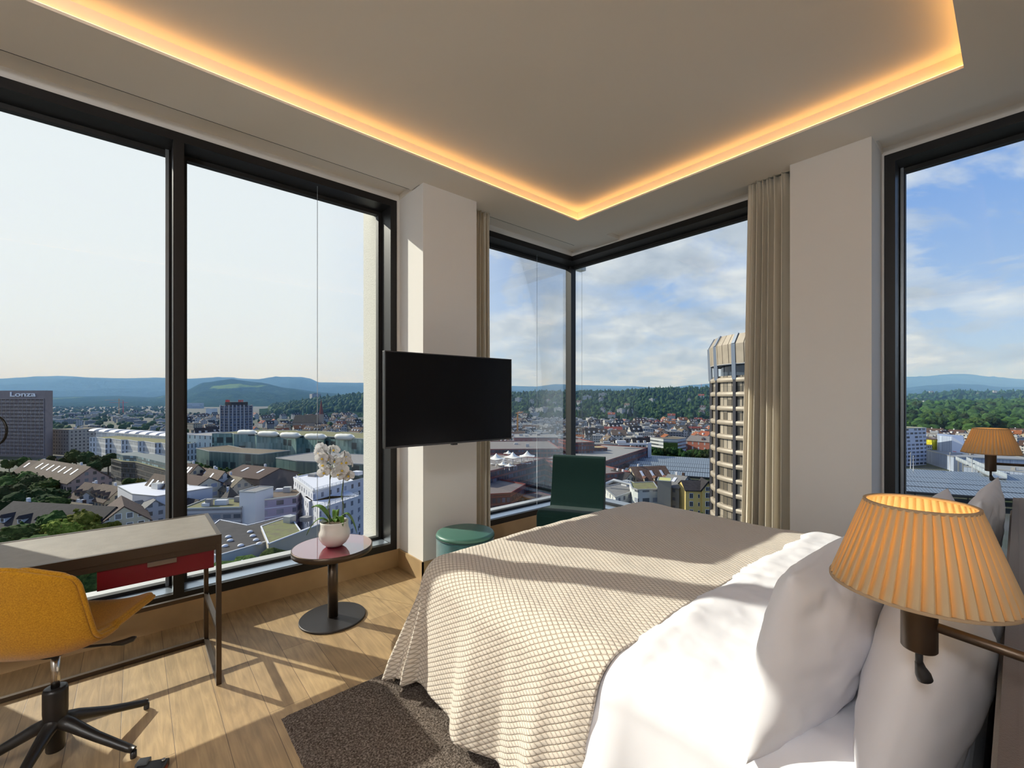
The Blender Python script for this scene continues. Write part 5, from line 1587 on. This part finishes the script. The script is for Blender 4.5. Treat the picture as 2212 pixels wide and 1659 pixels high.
MB().prism([(x - wa.location.x, y - wa.location.y) for x, y in poly], 0, Z(1085, 150) - GZ).build('lower_terrace', F_wapt, wa)
mb = MB(); o2 = wa.location
def rail(mb, p0, p1, z, n=4, o=(0, 0)):
    a, b2 = Vector(G(*p0)) - Vector(o), Vector(G(*p1)) - Vector(o)
    for i in range(n): mb.bar((a.x, a.y, z + .3 + i * .35), (b2.x, b2.y, z + .3 + i * .35), .10)
    for i in range(9):
        p = a.lerp(b2, i / 8); mb.bar((p.x, p.y, z), (p.x, p.y, z + 1.4), .12)
rail(mb, (678, 151), (752, 168), Z(1046, 166) - GZ + .2, 4, (o2.x, o2.y)); rail(mb, (690, 142), (775, 160), Z(1085, 150) - GZ, 4, (o2.x, o2.y)); rail(mb, (640, 177), (678, 151), Z(1046, 166) - GZ + .2, 4, (o2.x, o2.y))
mb.build('railing', M_wht, wa)
cb_ = block('commercial_building', 'flat dark-roofed commercial building with white dome skylights below the apartments', [(400, 112), (470, 106), (590, 118)], 26, Z(1196, 108), pbr('pale_garage_wall', (.50, .51, .52), .8), pbr('shade_darkened_roof', (.045, .040, .040), .95, var=.3, vscale=.3), .3, units=0, unitmat=M_wht)  # roof colour darkened to stand in for the shade lying on it
for px, py in ((493, 1163), (497, 1171), (540, 1152), (546, 1161), (553, 1170), (560, 1178), (486, 1183), (520, 1182)):
    d = (CZ - Z(1196, 108)) * FPX / (py - HY); x, y = G(px, d)
    MB().lathe([(.75, .2), (.75, .4), (.6, .62), (.3, .74), (.02, .78)], x - cb_.location.x, y - cb_.location.y, 16).build('dome_skylight', M_wht, cb_)
for ch_ in list(cb_.children):
    if ch_.name.startswith('dome_skylight'): ch_.location.z = Z(1196, 108) - GZ + .1
block('beige_block', 'beige windowless block with a planted roof and white roof box near the crimson table', [(564, 126), (580, 111), (655, 122)], 11, Z(1158, 118), pbr('beige_render', (.48, .42, .32), .85, var=.1, vscale=.2), R_green, .3, units=2, seed=3, unitmat=M_wht)
sx_, sy_ = G(523, 100)
sp_ = empty('spire_roof', (sx_, sy_, GZ), label='little white pointed roof tip just above the window sill', cat='building')
MB().lathe([(4.5, 0), (4.5, Z(1245, 100) - GZ)], 0, 0, 8, False).build('turret', F_white, sp_); MB().lathe([(4.9, Z(1245, 100) - GZ), (.05, Z(1209, 100) - GZ)], 0, 0, 8, False).build('turret_roof', M_wht, sp_)
block('street_house', 'beige street house at the far edge beside the concrete pier', [(740, 190), (800, 200)], 14, Z(1115, 190), F_beige, R_tan, .4)
mk = block('green_kiosk', 'small building with a bright green roof near the street corner', [(758, 175), (790, 178)], 10, Z(1125, 176), F_white, pbr('green_sheet_roof', (.08, .42, .30), .6), .3)

# ---------------- corner window: dark red complex
F_rd = facade('dark_red_grid_front', (.10, .030, .034), (.028, .032, .055), 2.4, 3.7, .66, .60, grough=.2, band=((.20, .05, .045), .18), var=.3)
R_mauve = roofm('mauve_gravel_roof', (.20, .175, .165), .2)
tr_ = block('red_complex', 'dark red office wing with a roof terrace and white tents', [(1030, 232), (1068, 244), (1176, 292)], 40, -40.0, F_rd, R_mauve, .9, units=0, unitmat=pbr('red_rail', (.20, .045, .04), .6))
for i, (px, d, s) in enumerate(((1072, 262, 1.0), (1108, 268, 1.0), (1139, 274, 1.0), (1086, 252, .55), (1100, 248, .5), (1098, 300, .6))):
    x, y = G(px, d)
    r = empty('tent_canopy', (x, y, -39.7), rnd.uniform(0, 1), ['white peaked terrace tent next to the narrow curtain', 'white peaked terrace tent, middle one of the three large', 'white peaked terrace tent farthest along the roof edge', 'small low white tent nearer the roof edge', 'smallest grey-white tent at the roof edge', 'small white tent behind the large tents'][i], 'tent', 'white tents on the roof terrace' if i < 3 else None)
    rows = []
    for q in range(9):
        t = q / 8; zz = (4.2 + 3.4 * (1 - t) ** 2.2) * s
        rows.append([((5.2 * t * (1 + .10 * cos(4 * a)) + .02) * s * cos(a), (5.2 * t * (1 + .10 * cos(4 * a)) + .02) * s * sin(a), zz - (.35 * abs(sin(2 * a)) * -t * s)) for a in [2 * pi * k_ / 32 for k_ in range(32)]])
    MB().grid(rows, True, closed_u=True).build('membrane', pbr('tent_membrane', (.80, .76, .66), .7), r, solid=.05)
    MB().tube([(0, 0, 0), (0, 0, 7.6 * s)], .12, 8).build('pole', M_pipe, r)
    for a in (0, pi / 2, pi, 3 * pi / 2): MB().tube([(5.3 * s * cos(a), 5.3 * s * sin(a), 0), (5.3 * s * cos(a), 5.3 * s * sin(a), 4.2 * s)], .08, 6).build('corner_post', M_pipe, r)
for i in range(22):
    px, d = rnd.uniform(1062, 1150), rnd.uniform(256, 290); x, y = G(px, d)
    if px > 1120 and d < 268: d = 275
    r = empty('terrace_table', (x, y, -39.7), rnd.uniform(0, 3), 'small white terrace table among the tents', 'table', 'white tables on the roof terrace')
    MB().box(-1.3, 1.3, -.6, .6, .68, .76).build('table_top', M_wht, r); MB().box(-.1, .1, -.1, .1, 0, .68).build('leg', M_pipe, r)
block('red_complex', 'lower dark red wing with blue-grey ground windows beside the narrow curtain', [(1030, 210), (1103, 214), (1135, 236)], 30, Z(1064, 218), F_rd, R_mauve, .8, unitmat=MATS['red_rail'])
block('red_complex', 'dark red wing closing the courtyard behind the green chair', [(1176, 292), (1290, 236)], 22, -41.0, F_rd, R_mauve, .8, unitmat=MATS['red_rail'])
block('red_complex', 'inner courtyard floor wing of the dark red complex, partly hidden by the chair', [(1120, 232), (1215, 205)], 14, -51.0, F_rd, R_mauve, .4, unitmat=MATS['red_rail'])
block('red_complex', 'wide dark red rear wing with mauve roof behind the tents', [(1040, 318), (1210, 322)], 60, -37.2, F_rd, R_mauve, .8, units=3, seed=12, unitmat=MATS['red_rail'])
block('red_complex', 'long dark red wing with ribbed grey roof pointing at the train shed', [(1296, 285), (1399, 372)], 42, -42.0, F_rd, roofm('ribbed_grey_roof', (.24, .23, .22), .12), .7, unitmat=MATS['red_rail'])
block('red_complex', 'taller dark red cube right of the black corner post', [(1238, 335), (1284, 340)], 30, Z(958, 336), F_rd, R_mauve, .8, unitmat=MATS['red_rail'])
block('red_complex', 'small dark red cube with a timber deck roof', [(1284, 350), (1312, 352)], 14, Z(969, 350), F_rd, pbr('timber_deck', (.45, .33, .15), .8), .6, unitmat=MATS['red_rail'])
block('red_complex', 'far low red brick store beyond the rear wing', [(1110, 440), (1206, 440)], 40, Z(946, 440), facade('red_store_front', (.36, .13, .11), (.30, .30, .33), 5, 6, .5, .4), R_pale, .5, units=4, seed=5)
x, y = G(1402, 372)
pf = empty('portal_frame', (x, y, GZ), atan2(RY, RX) , 'white rectangular portal frame at the end of the long red wing', 'structure')
MB().box(-1.5, 1.5, -1.5, 1.5, 0, 20.8).build('column', M_wht, pf); MB().box(-26, -1.5, -1.2, 1.2, 18.8, 20.4).build('beam', M_wht, pf); MB().box(-28, -20, -2, 2, 20.4, 22.6).build('beam_house', M_wht, pf)

# train shed: parallel ridged canopies running past both windows
M_can = pbr('zinc_canopy', (.30, .36, .42), .35, .5)
def canopy_mat():
    m, k, o = newmat('ribbed_canopy_glass')
    uv = k.n('ShaderNodeUVMap'); sp = k.n('ShaderNodeSeparateXYZ'); k.l(uv.outputs[0], sp.inputs[0])
    f = k.m('GREATER_THAN', k.m('FRACT', k.m('DIVIDE', k.m('ADD', sp.outputs[0], 5000), 1.5)), .5)
    c = k.mix(f, (.13, .155, .175), (.24, .275, .30))
    b = k.n('ShaderNodeBsdfPrincipled'); k.l(c, b.inputs['Base Color']); b.inputs['Roughness'].default_value = .35; b.inputs['Metallic'].default_value = .2
    k.l(b.outputs[0], o.inputs[0]); return m
M_canr = canopy_mat()
pA, pB = Vector(G(1380, 365)), Vector(G(1957, 293)); dr_ = (pB - pA).normalized(); pn = Vector((dr_.y, -dr_.x))
if pn.dot(pA) > 0: pn = -pn                           # towards the viewer
labs = ['farthest', 'second farthest', 'middle', 'second nearest to the hotel', 'nearest to the hotel']
for i in range(5):
    c0 = pA + pn * (i * 19.0 - 14) - dr_ * (18 if i < 3 else -0); c1 = pB + dr_ * 190 + pn * (i * 19.0 - 14)
    mid = (c0 + c1) / 2; ln = (c1 - c0).length
    r = empty('platform_canopy', (mid.x, mid.y, GZ), atan2(dr_.y, dr_.x), 'long ribbed grey-blue platform canopy, %s of the five parallel ones' % labs[i], 'roof')
    w_ = 7.0
    MB().add([(-ln / 2, -w_, 8), (ln / 2, -w_, 8), (ln / 2, 0, 9.6), (-ln / 2, 0, 9.6), (ln / 2, w_, 8), (-ln / 2, w_, 8)], [(0, 1, 2, 3), (3, 2, 4, 5)]).build('canopy_roof', M_canr, r, solid=.25)
    mb = MB()
    for s in (-1, 1): mb.bar((-ln / 2, s * w_, 7.8), (ln / 2, s * w_, 7.8), .4, .7)
    mb.build('edge_beam', M_dkm, r)
    mb = MB(); q = -ln / 2 + 4
    while q < ln / 2: mb.box(q - .25, q + .25, -.25, .25, 0, 9); q += 22
    mb.build('columns', M_dkm, r)

# near houses left of the round tower
F_gw = facade('grey_white_front', (.55, .56, .54), (.16, .17, .20), 4.4, 3.4, .40, .5)
gwb = block('service_building', 'grey-white low building with rooftop ducts behind the green chair', [(1304, 208), (1330, 186), (1362, 196)], 18, Z(1061, 200), F_gw, R_grey, .5, units=4, seed=21)
mb = MB(); o2 = gwb.location; zz = Z(1061, 200) - GZ
pp = [Vector(G(1308, 206)), Vector(G(1326, 204)), Vector(G(1362, 200)), Vector(G(1366, 196))]
mb.tube([(pp[0].x - o2.x, pp[0].y - o2.y, zz + 2), (pp[1].x - o2.x, pp[1].y - o2.y, zz + 4.2), (pp[2].x - o2.x, pp[2].y - o2.y, zz + 3.2), (pp[3].x - o2.x, pp[3].y - o2.y, zz - 1.0)], .8, 10)
mb.build('duct', M_pipe, gwb)
F_gf = facade('light_grey_office_front', (.50, .53, .52), (.09, .10, .12), 4.8, 4.4, .66, .42)
block('light_grey_office', 'light grey office with paired dark windows between the ducts and the stair tower', [(1366, 190), (1378, 186), (1422, 188)], 16, Z(1058, 188), F_gf, R_green, .5)
gable('station_house', 'brown hipped roof with pale skylights below the train shed', (1362, 246), (1436, 250), 24, -46.5, -38.0, F_cream, roofm('rust_brown_roof', (.15, .085, .06)), 1, 3, 3)
gable('townhouse', 'dark pitched roofs cluttered with vents beside the long red wing', (1322, 250), (1362, 240), 18, -46, -40.5, F_cream, R_dark, 4, 0, 0)
st2 = block('lift_tower', 'narrow grey stair tower with green metal roof', [(1420, 184), (1449, 182)], 8, Z(1040, 183), pbr('warm_grey_render', (.26, .245, .215), .85), pbr('yellow_green_roof', (.50, .48, .16), .7), .3)  # walls in one even warm grey
F_ga = facade('grey_beige_flats_front', (.42, .39, .34), (.08, .08, .09), 3.9, 3.5, .34, .40)
gable('apartment_house', 'grey-beige apartment house attached to the yellow house', (1444, 198), (1484, 192), 16, Z(1052, 190), Z(1027, 196), F_ga, R_grey, 2, 0, 1)
ye = empty('yellow_house', (*G(1503, 184), GZ), atan2(RY, RX) - .10, 'yellow town house with white-framed windows and a pointed gable by the round tower', 'house')
M_yw = pbr('yellow_render', (.62, .47, .17), .85, var=.08, vscale=.3)
wtot = 10.6; zE = Z(1056, 182) - GZ
MB().box(-wtot * .5, wtot * .48, -5, 6, 0, zE).build('wall', M_yw, ye)
wl, rf = gable_mesh(11.6, wtot + 1, zE, zE + 2.8); wl.build('gable_wall', M_yw, ye); rf.build('roof', R_dark, ye)
mb = MB(); gx0, gx1 = .55, 5.1; gm = (gx0 + gx1) / 2; yf = -6.6
mb.add([(gx0, yf, 0), (gx1, yf, 0), (gx1, yf, zE + .5), (gm, yf, zE + 3.6), (gx0, yf, zE + .5), (gx0, 0, 0), (gx1, 0, 0), (gx1, 0, zE + .5), (gm, 0, zE + 3.6), (gx0, 0, zE + .5)],
       [(0, 1, 2, 3, 4), (9, 8, 7, 6, 5), (0, 5, 6, 1), (1, 6, 7, 2), (2, 7, 8, 3), (3, 8, 9, 4), (4, 9, 5, 0)])
mb.build('gable_bay', M_yw, ye)
mb = MB()
for s in (-1, 1):
    mb.bar((gm, yf - .3, zE + 4.0), (gm + s * 3.0, yf - .3, zE + .2), .45, .5, up=(0, 1, 0)); 
mb.add([(gx0 - .5, yf - .4, zE + .3), (gm, yf - .4, zE + 4.1), (gx1 + .5, yf - .4, zE + .3), (gx0 - .5, 2, zE + .3), (gm, 2, zE + 4.1), (gx1 + .5, 2, zE + .3)], [(0, 1, 4, 3), (1, 2, 5, 4)])
mb.build('bay_roof', R_dark, ye, solid=.2)
M_win = pbr('dark_window_glass', (.03, .04, .055), .15)
wn_proto = None
def ywin(x, z, y, w_, h_):
    global wn_proto
    if wn_proto is None:
        f = MB().box(-.75, .75, -.10, .05, 0, 2.1).build('window', M_wht, ye)
        MB().box(-.58, -.06, -.14, -.08, .18, 1.92).box(.06, .58, -.14, -.08, .18, 1.92).build('pane', M_win, f)
        wn_proto = f; c = f
    else: c = copy_tree(wn_proto, parent=ye)
    c.location = (x, y, z); c.scale = (w_ / 1.5, 1, h_ / 2.1)
for k_ in range(6):
    z = zE - 3.2 - k_ * 3.3
    ywin(-3.6, z, -5.85, 1.5, 2.2); ywin(-.6, z + .2, -5.85, .7, 1.6)
    ywin(gm - .1, z + .3 + (.0 if k_ else .2), yf, 2.1, 2.2)
ywin(gm - .1, zE + .1, yf, 1.9, 1.7)
# behind the train shed
iv = block('ivy_building', 'small block overgrown with green ivy on one side and white balconies on the other', [(1433, 430), (1464, 425), (1482, 440)], 20, Z(949, 428), facade('balcony_front', (.50, .52, .54), (.06, .07, .08), 30, 3.4, 1, .45), R_tan, .4)
poly, n, pts = poly_off([(1433, 428.6), (1464, 423.6)], .9)
MB().prism([(x - iv.location.x, y - iv.location.y) for x, y in poly], 0, Z(956, 428) - GZ).build('ivy', leafm('ivy_leaves', (.02, .05, .01), (.04, .10, .02), (.07, .16, .03), 1.2), iv)['kind'] = 'stuff'
gable('school_building', 'dark red brick school with a grey gabled portal left of the round tower', (1492, 462), (1560, 440), 24, Z(957, 430), Z(943, 450), facade('brick_red_front', (.33, .11, .075), (.30, .32, .35), 6, 5, .22, .55), roofm('grey_school_roof', (.20, .18, .17)), 0, 1, 0)

# crane over the quarter
x, y = G(1118, 640)
cr = empty('tower_crane', (x, y, GZ), .6, 'orange tower crane above the roofs beside the television', 'crane')
M_or = pbr('crane_orange', (.65, .28, .06), .6)
MB().box(-1, 1, -1, 1, 0, Z(893, 640) - GZ + 0).build('mast', M_or, cr)
MB().box(-9, 30, -.5, .5, Z(893, 640) - GZ, Z(893, 640) - GZ + 1.2).build('jib', M_or, cr); MB().box(-9, -6, -1, 1, Z(893, 640) - GZ - 2.5, Z(893, 640) - GZ).build('counterweight', M_dkm, cr)
for (px, d, pyt, lab, col) in ((257, 1500, 861, 'thin red crane before the wooded slope', M_or), (266, 1550, 866, 'second thin red crane before the wooded slope', MATS['red_sign_letters']), (1515, 2400, 829, 'small red crane on the skyline by the round tower', MATS['red_sign_letters'])):
    x, y = G(px, d); r = empty('tower_crane', (x, y, GZ), rnd.uniform(0, 3), lab, 'crane'); H = Z(pyt, d) - GZ
    MB().box(-.8, .8, -.8, .8, 0, H).build('mast', col, r); MB().box(-14, 40, -.4, .4, H - 6, H - 5.2).build('jib', col, r)

# ---------------- small houses by prototype
def house_proto(w_, l_, he, hr, wall, roof, dorm=0):
    r = empty('small_house', (0, 0, 0))
    wl, rf = gable_mesh(w_, l_, he, hr); wl.build('wall', wall, r); rf.build('roof', roof, r)
    MB().box(-.5 + l_ * .2, .5 + l_ * .2, -.4, .4, hr - 1, hr + 1.3).build('chimney', M_wht, r)
    for i in range(dorm):
        x = (-.5 + (i + .5) / dorm) * l_ * .8
        for s in (-1, 1):
            yc = s * w_ * .33; zc = hr - (hr - he) / (w_ / 2) * abs(yc)
            MB().box(x - 1, x + 1, yc - 1.2, yc + 1.2, zc - .6, zc + 1.4).build('dormer', M_wht, r)
    return r
def flat_proto(w_, l_, h, wall, roof):
    r = empty('flat_roofed_house', (0, 0, 0))
    MB().box(-l_ / 2, l_ / 2, -w_ / 2, w_ / 2, 0, h).build('wall', wall, r); MB().box(-l_ / 2 - .2, l_ / 2 + .2, -w_ / 2 - .2, w_ / 2 + .2, h, h + .5).build('roof', roof, r)
    MB().box(-l_ * .2, l_ * .05, -w_ * .2, w_ * .2, h + .5, h + 2.6).build('rooftop_unit', M_pipe, r)
    return r
HP = {}
HP['wb'] = (house_proto(11, 16, 9, 14, F_white, R_brown, 2), 'white house with brown pitched roof')
HP['wd'] = (house_proto(11, 15, 9.5, 15, F_white, R_dark, 2), 'white house with dark slate roof')
HP['wr'] = (house_proto(11, 17, 9, 13.5, F_white, R_red, 1), 'white house with orange-red tiled roof')
HP['cb'] = (house_proto(12, 22, 10, 15, F_cream, R_brown, 3), 'cream house with long brown roof')
HP['cr'] = (house_proto(12, 26, 9.5, 13.5, F_cream, R_red, 0), 'long cream house with red tiled roof')
HP['gd'] = (house_proto(10, 14, 10, 16.5, F_grey, R_dark, 2), 'grey house with steep dark roof')
HP['wt'] = (house_proto(12, 15, 9, 14, F_white, R_tan, 1), 'white house with tan roof')
HP['fw'] = (flat_proto(14, 24, 12, facade('flat_white_front', (.50, .50, .50), cw=3.0, ch=3.0, ww=.6, wh=.45), R_pale), 'white flat-roofed block')
HP['fg'] = (flat_proto(16, 28, 11, facade('flat_grey_front', (.24, .24, .25), cw=3.0, ch=3.0, ww=.6, wh=.45), R_grey), 'grey flat-roofed block')
HP['fb'] = (flat_proto(12, 18, 13, F_beige, R_tan), 'beige flat-roofed block')
usedh = set()
def scatter(n, pxr, dr, kinds, where, rd, zf=lambda px, d: GZ, ang=.4, sc=(.8, 1.2), even=1.0, aj=.25):
    pts = []
    tries = 0
    while len(pts) < n and tries < n * 60:
        tries += 1
        px = rd.uniform(*pxr); d = dr[0] + (dr[1] - dr[0]) * rd.random() ** even
        x, y = G(px, d)
        if all((x - a) ** 2 + (y - b) ** 2 > (17 ** 2) for a, b in pts):
            pts.append((x, y))
            k = rd.choice(kinds); p, lab = HP[k]; s = rd.uniform(*sc)
            rz = ang + rd.choice((0, pi / 2)) + rd.uniform(-aj, aj)
            lab2 = lab + ' ' + where; grp = lab2
            z = zf(px, d)
            if k not in usedh:
                usedh.add(k); p.location = (x, y, z); p.rotation_euler = (0, 0, rz); p.scale = (s, s, s); tag(p, lab2, 'house', grp)
            else: copy_tree(p, (x, y, z), rz, (s, s, s), lab2, grp, 'house')
rd = random.Random(77)
scatter(92, (1085, 1232), (440, 1000), ['wb', 'wd', 'fw', 'fw', 'wt', 'fg', 'cb'], 'in the quarter beside the television', rd)
scatter(120, (1240, 1545), (440, 960), ['wb', 'wd', 'wr', 'cb', 'gd', 'wt', 'fw', 'fg', 'cr', 'wd'], 'in the crowded quarter by the round tower', rd, ang=.9)
scatter(10, (1360, 1545), (930, 1010), ['wr'], 'at the foot of the villa hill', rd, ang=.9, sc=(.9, 1.1), zf=lambda px, d: hill_z(BH, 1700, 950, GZ - 2, px, d))
scatter(30, (1110, 1540), (1020, 1560), ['wr', 'fw', 'wb', 'wt'], 'among the trees of the villa hill', rd, zf=lambda px, d: hill_z(BH, 1700, 950, GZ - 2, px, d) + 5, sc=(.8, 1.1))
scatter(75, (545, 800), (520, 1300), ['wb', 'wd', 'cb', 'wr', 'gd', 'cb', 'wd'], 'in the old town around the church', rd, ang=.2)
scatter(26, (398, 480), (560, 1300), ['wd', 'cb', 'fb', 'wb', 'gd'], 'before the dark hotel tower', rd, ang=.2)
scatter(60, (118, 370), (560, 1500), ['fw', 'fg', 'fb', 'wd', 'fg'], 'in the plain beyond the ribbed hall', rd, ang=.1, sc=(.6, 1.1))
scatter(40, (1950, 2260), (450, 640), ['wr', 'wb', 'wt', 'cr', 'fw', 'fb'], 'before the park trees in the right window', rd, ang=1.3, zf=lambda px, d: max(GZ, hill_z(PKH, 1350, 560, GZ - 2, px, d) - .5))
scatter(14, (1960, 2260), (1600, 2500), ['fw', 'wt'], 'on the distant rise beyond the park trees', rd, zf=lambda px, d: hill_z(RH, 2600, 1500, GZ - 2, px, d) + 6, sc=(.5, .8))
scatter(8, (192, 345), (196, 228), ['wb', 'wt', 'cb', 'wd'], 'among the old roofs outside the outer pane', rd, ang=.3, sc=(.75, .95), aj=.5)
scatter(9, (395, 520), (185, 275), ['wb', 'wt', 'cb', 'gd'], 'among the old roofs beside the black mullion', rd, ang=.5, sc=(.75, .95), aj=.5)
for k, (p, lab) in HP.items():
    if k not in usedh: x, y = G(600, 700); p.location = (x, y, GZ); tag(p, lab + ' in the old town around the church', 'house', lab + ' in the old town around the church')

# ---------------- right window
F_pat = facade('patterned_white_front', (.58, .60, .68), (.05, .055, .07), 5.2, 3.3, .72, .52, jit=.37, litter=.14)
block('patterned_flats', 'white apartment block with staggered dark window strips beside the window frame', [(1930, 372), (2001, 384)], 24, Z(926, 380), F_pat, R_green, .6, units=2, seed=31)
block('slim_flats', 'slim pale house squeezed next to the yellow scaffolding', [(2001, 396), (2014, 398)], 16, Z(962, 396), facade('slim_white', (.6, .6, .58), (.06, .06, .07), 2.6, 3.2, .6, .5), R_red, .3)
ys = block('scaffolded_house', 'house wrapped in bright yellow scaffold netting with brown roof', [(2013, 398), (2044, 402)], 14, Z(950, 400), facade('yellow_netting', (.55, .52, .02), (.35, .32, .03), 1.2, 3.0, .5, .7, litter=.3), R_brown, .3, unitmat=R_brown)
poly, n, pts = poly_off([(2026, 396.8), (2034, 397.2)], .8)
MB().prism([(x - ys.location.x, y - ys.location.y) for x, y in poly], 1, Z(952, 400) - GZ).build('hoist_strip', M_wht, ys)
F_shed = facade('ribbed_blue_shed', (.34, .40, .52), (.20, .24, .34), 2.0, 50, .18, .95)
sh = empty('event_hall', (*G(2062, 384), GZ), atan2(RY, RX), 'grey-blue hall with sloping roof and a small red logo beside the yellow scaffolding', 'building')
z0_, z1_ = Z(942, 384) - GZ, Z(960, 384) - GZ
pts2 = [(-7.5, -5), (-.5, -9), (8, -2), (26, 18), (8, 24), (-7, 8)]
MB().add([(x, y, 0) for x, y in pts2] + [(-7.5, -5, z0_), (-.5, -9, z1_), (8, -2, z1_ - 2), (26, 18, z0_ - 1), (8, 24, z0_), (-7, 8, z0_)], [(i, (i + 1) % 6, (i + 1) % 6 + 6, i + 6) for i in range(6)] + [tuple(range(6, 12))]).build('hall_body', F_shed, sh)
wh_ = MB().add([(-7.6, -5.2, 0), (-.6, -9.2, 0), (-.6, -9.2, z1_ + .4), (-7.6, -5.2, z0_ + .4), (-7.4, -4.8, 0), (-.4, -8.8, 0), (-.4, -8.8, z1_ + .4), (-7.4, -4.8, z0_ + .4)], [(0, 1, 2, 3), (7, 6, 5, 4), (0, 4, 5, 1), (3, 2, 6, 7), (1, 5, 6, 2), (0, 3, 7, 4)]).build('end_wall', pbr('pale_blue_wall', (.62, .66, .76), .7), sh)
mb = MB(); dvx = Vector((7, -4)).normalized()
for (s, zz, w_, h_) in ((.3, 9.2, 1.6, 1.3), (1.6, 8.6, 2.0, 1.5), (2.9, 8.0, 1.2, 1.2), (.6, 7.4, 2.2, .5), (2.6, 6.8, 1.8, .5), (.4, 12.4, 2.4, .4)):
    a = Vector((-7.6, -5.3)) + dvx * s; b2 = a + dvx * w_; mb.bar((a.x, a.y, zz + h_ / 2), (b2.x, b2.y, zz + h_ / 2 - .3), .15, h_)
mb.build('red_logo', pbr('logo_red', (.65, .04, .06), .6), sh)
M_hr = roofm('pale_hall_roof', (.28, .29, .31), .1)
block('market_hall', 'broad pale grey hall roof behind the far bracket lamp', [(2060, 350), (2240, 330)], 70, Z(990, 345), F_shed, M_hr, .8, units=3, seed=41)
block('goods_hall', 'second pale hall roof beneath the shade of the far bracket lamp', [(2082, 312), (2260, 280)], 30, Z(1012, 305), F_shed, M_hr, .8, units=2, seed=42)
a, b2 = Vector(G(2076, 345)), Vector(G(2160, 268)); c = (a + b2) / 2
rp = empty('ramp_bridge', (c.x, c.y, GZ), atan2(b2.y - a.y, b2.x - a.x), 'long sloping footbridge with ribbed side screens above the platforms', 'bridge')
ln = (b2 - a).length
MB().box(-ln / 2, ln / 2, -3, 3, 9.5, 10.1).build('deck', M_pipe, rp)
mb = MB(); 
for s in (-3, 3):
    mb.box(-ln / 2, ln / 2, s - .08, s + .08, 10.1, 12.6)
mb.build('side_screen', facade('screen_ribs', (.25, .30, .36), (.45, .5, .56), 1.6, 10, .3, .9), rp)
mb = MB(); q = -ln / 2 + 3
while q < ln / 2: mb.box(q - .4, q + .4, -2.4, -1.6, 0, 9.5).box(q - .4, q + .4, 1.6, 2.4, 0, 9.5); q += 14
mb.build('piers', M_pipe, rp)
for px, d in ((1967, 318), (1973, 300), (2052, 318), (2100, 300)):
    x, y = G(px, d); r = empty('light_mast', (x, y, GZ), 0, 'slender white light mast standing in the railway yard', 'mast', 'light masts in the railway yard')
    MB().tube([(0, 0, 0), (0, 0, 19)], .22, 8).build('pole', M_wht, r); MB().box(-.9, .9, -.3, .3, 18.6, 19.2).build('lamp_head', M_pipe, r)

# ---------------- haze over the plain and the hills
hz, hk, ho = newmat('air_haze')
vs_ = hk.n('ShaderNodeVolumeScatter'); vs_.inputs['Color'].default_value = (.20, .42, .86, 1); vs_.inputs['Density'].default_value = 1 / 7800
hk.l(vs_.outputs[0], ho.inputs['Volume'])
hp = [G(-900, 480), G(400, 480), G(1900, 480), G(3400, 480), G(3400, 17000), G(1900, 17000), G(400, 17000), G(-900, 17000)]
tag(MB().prism(hp, GZ + .5, 620).build('haze', hz), 'blue haze in the air over the town and the hills', 'haze', kind='stuff')
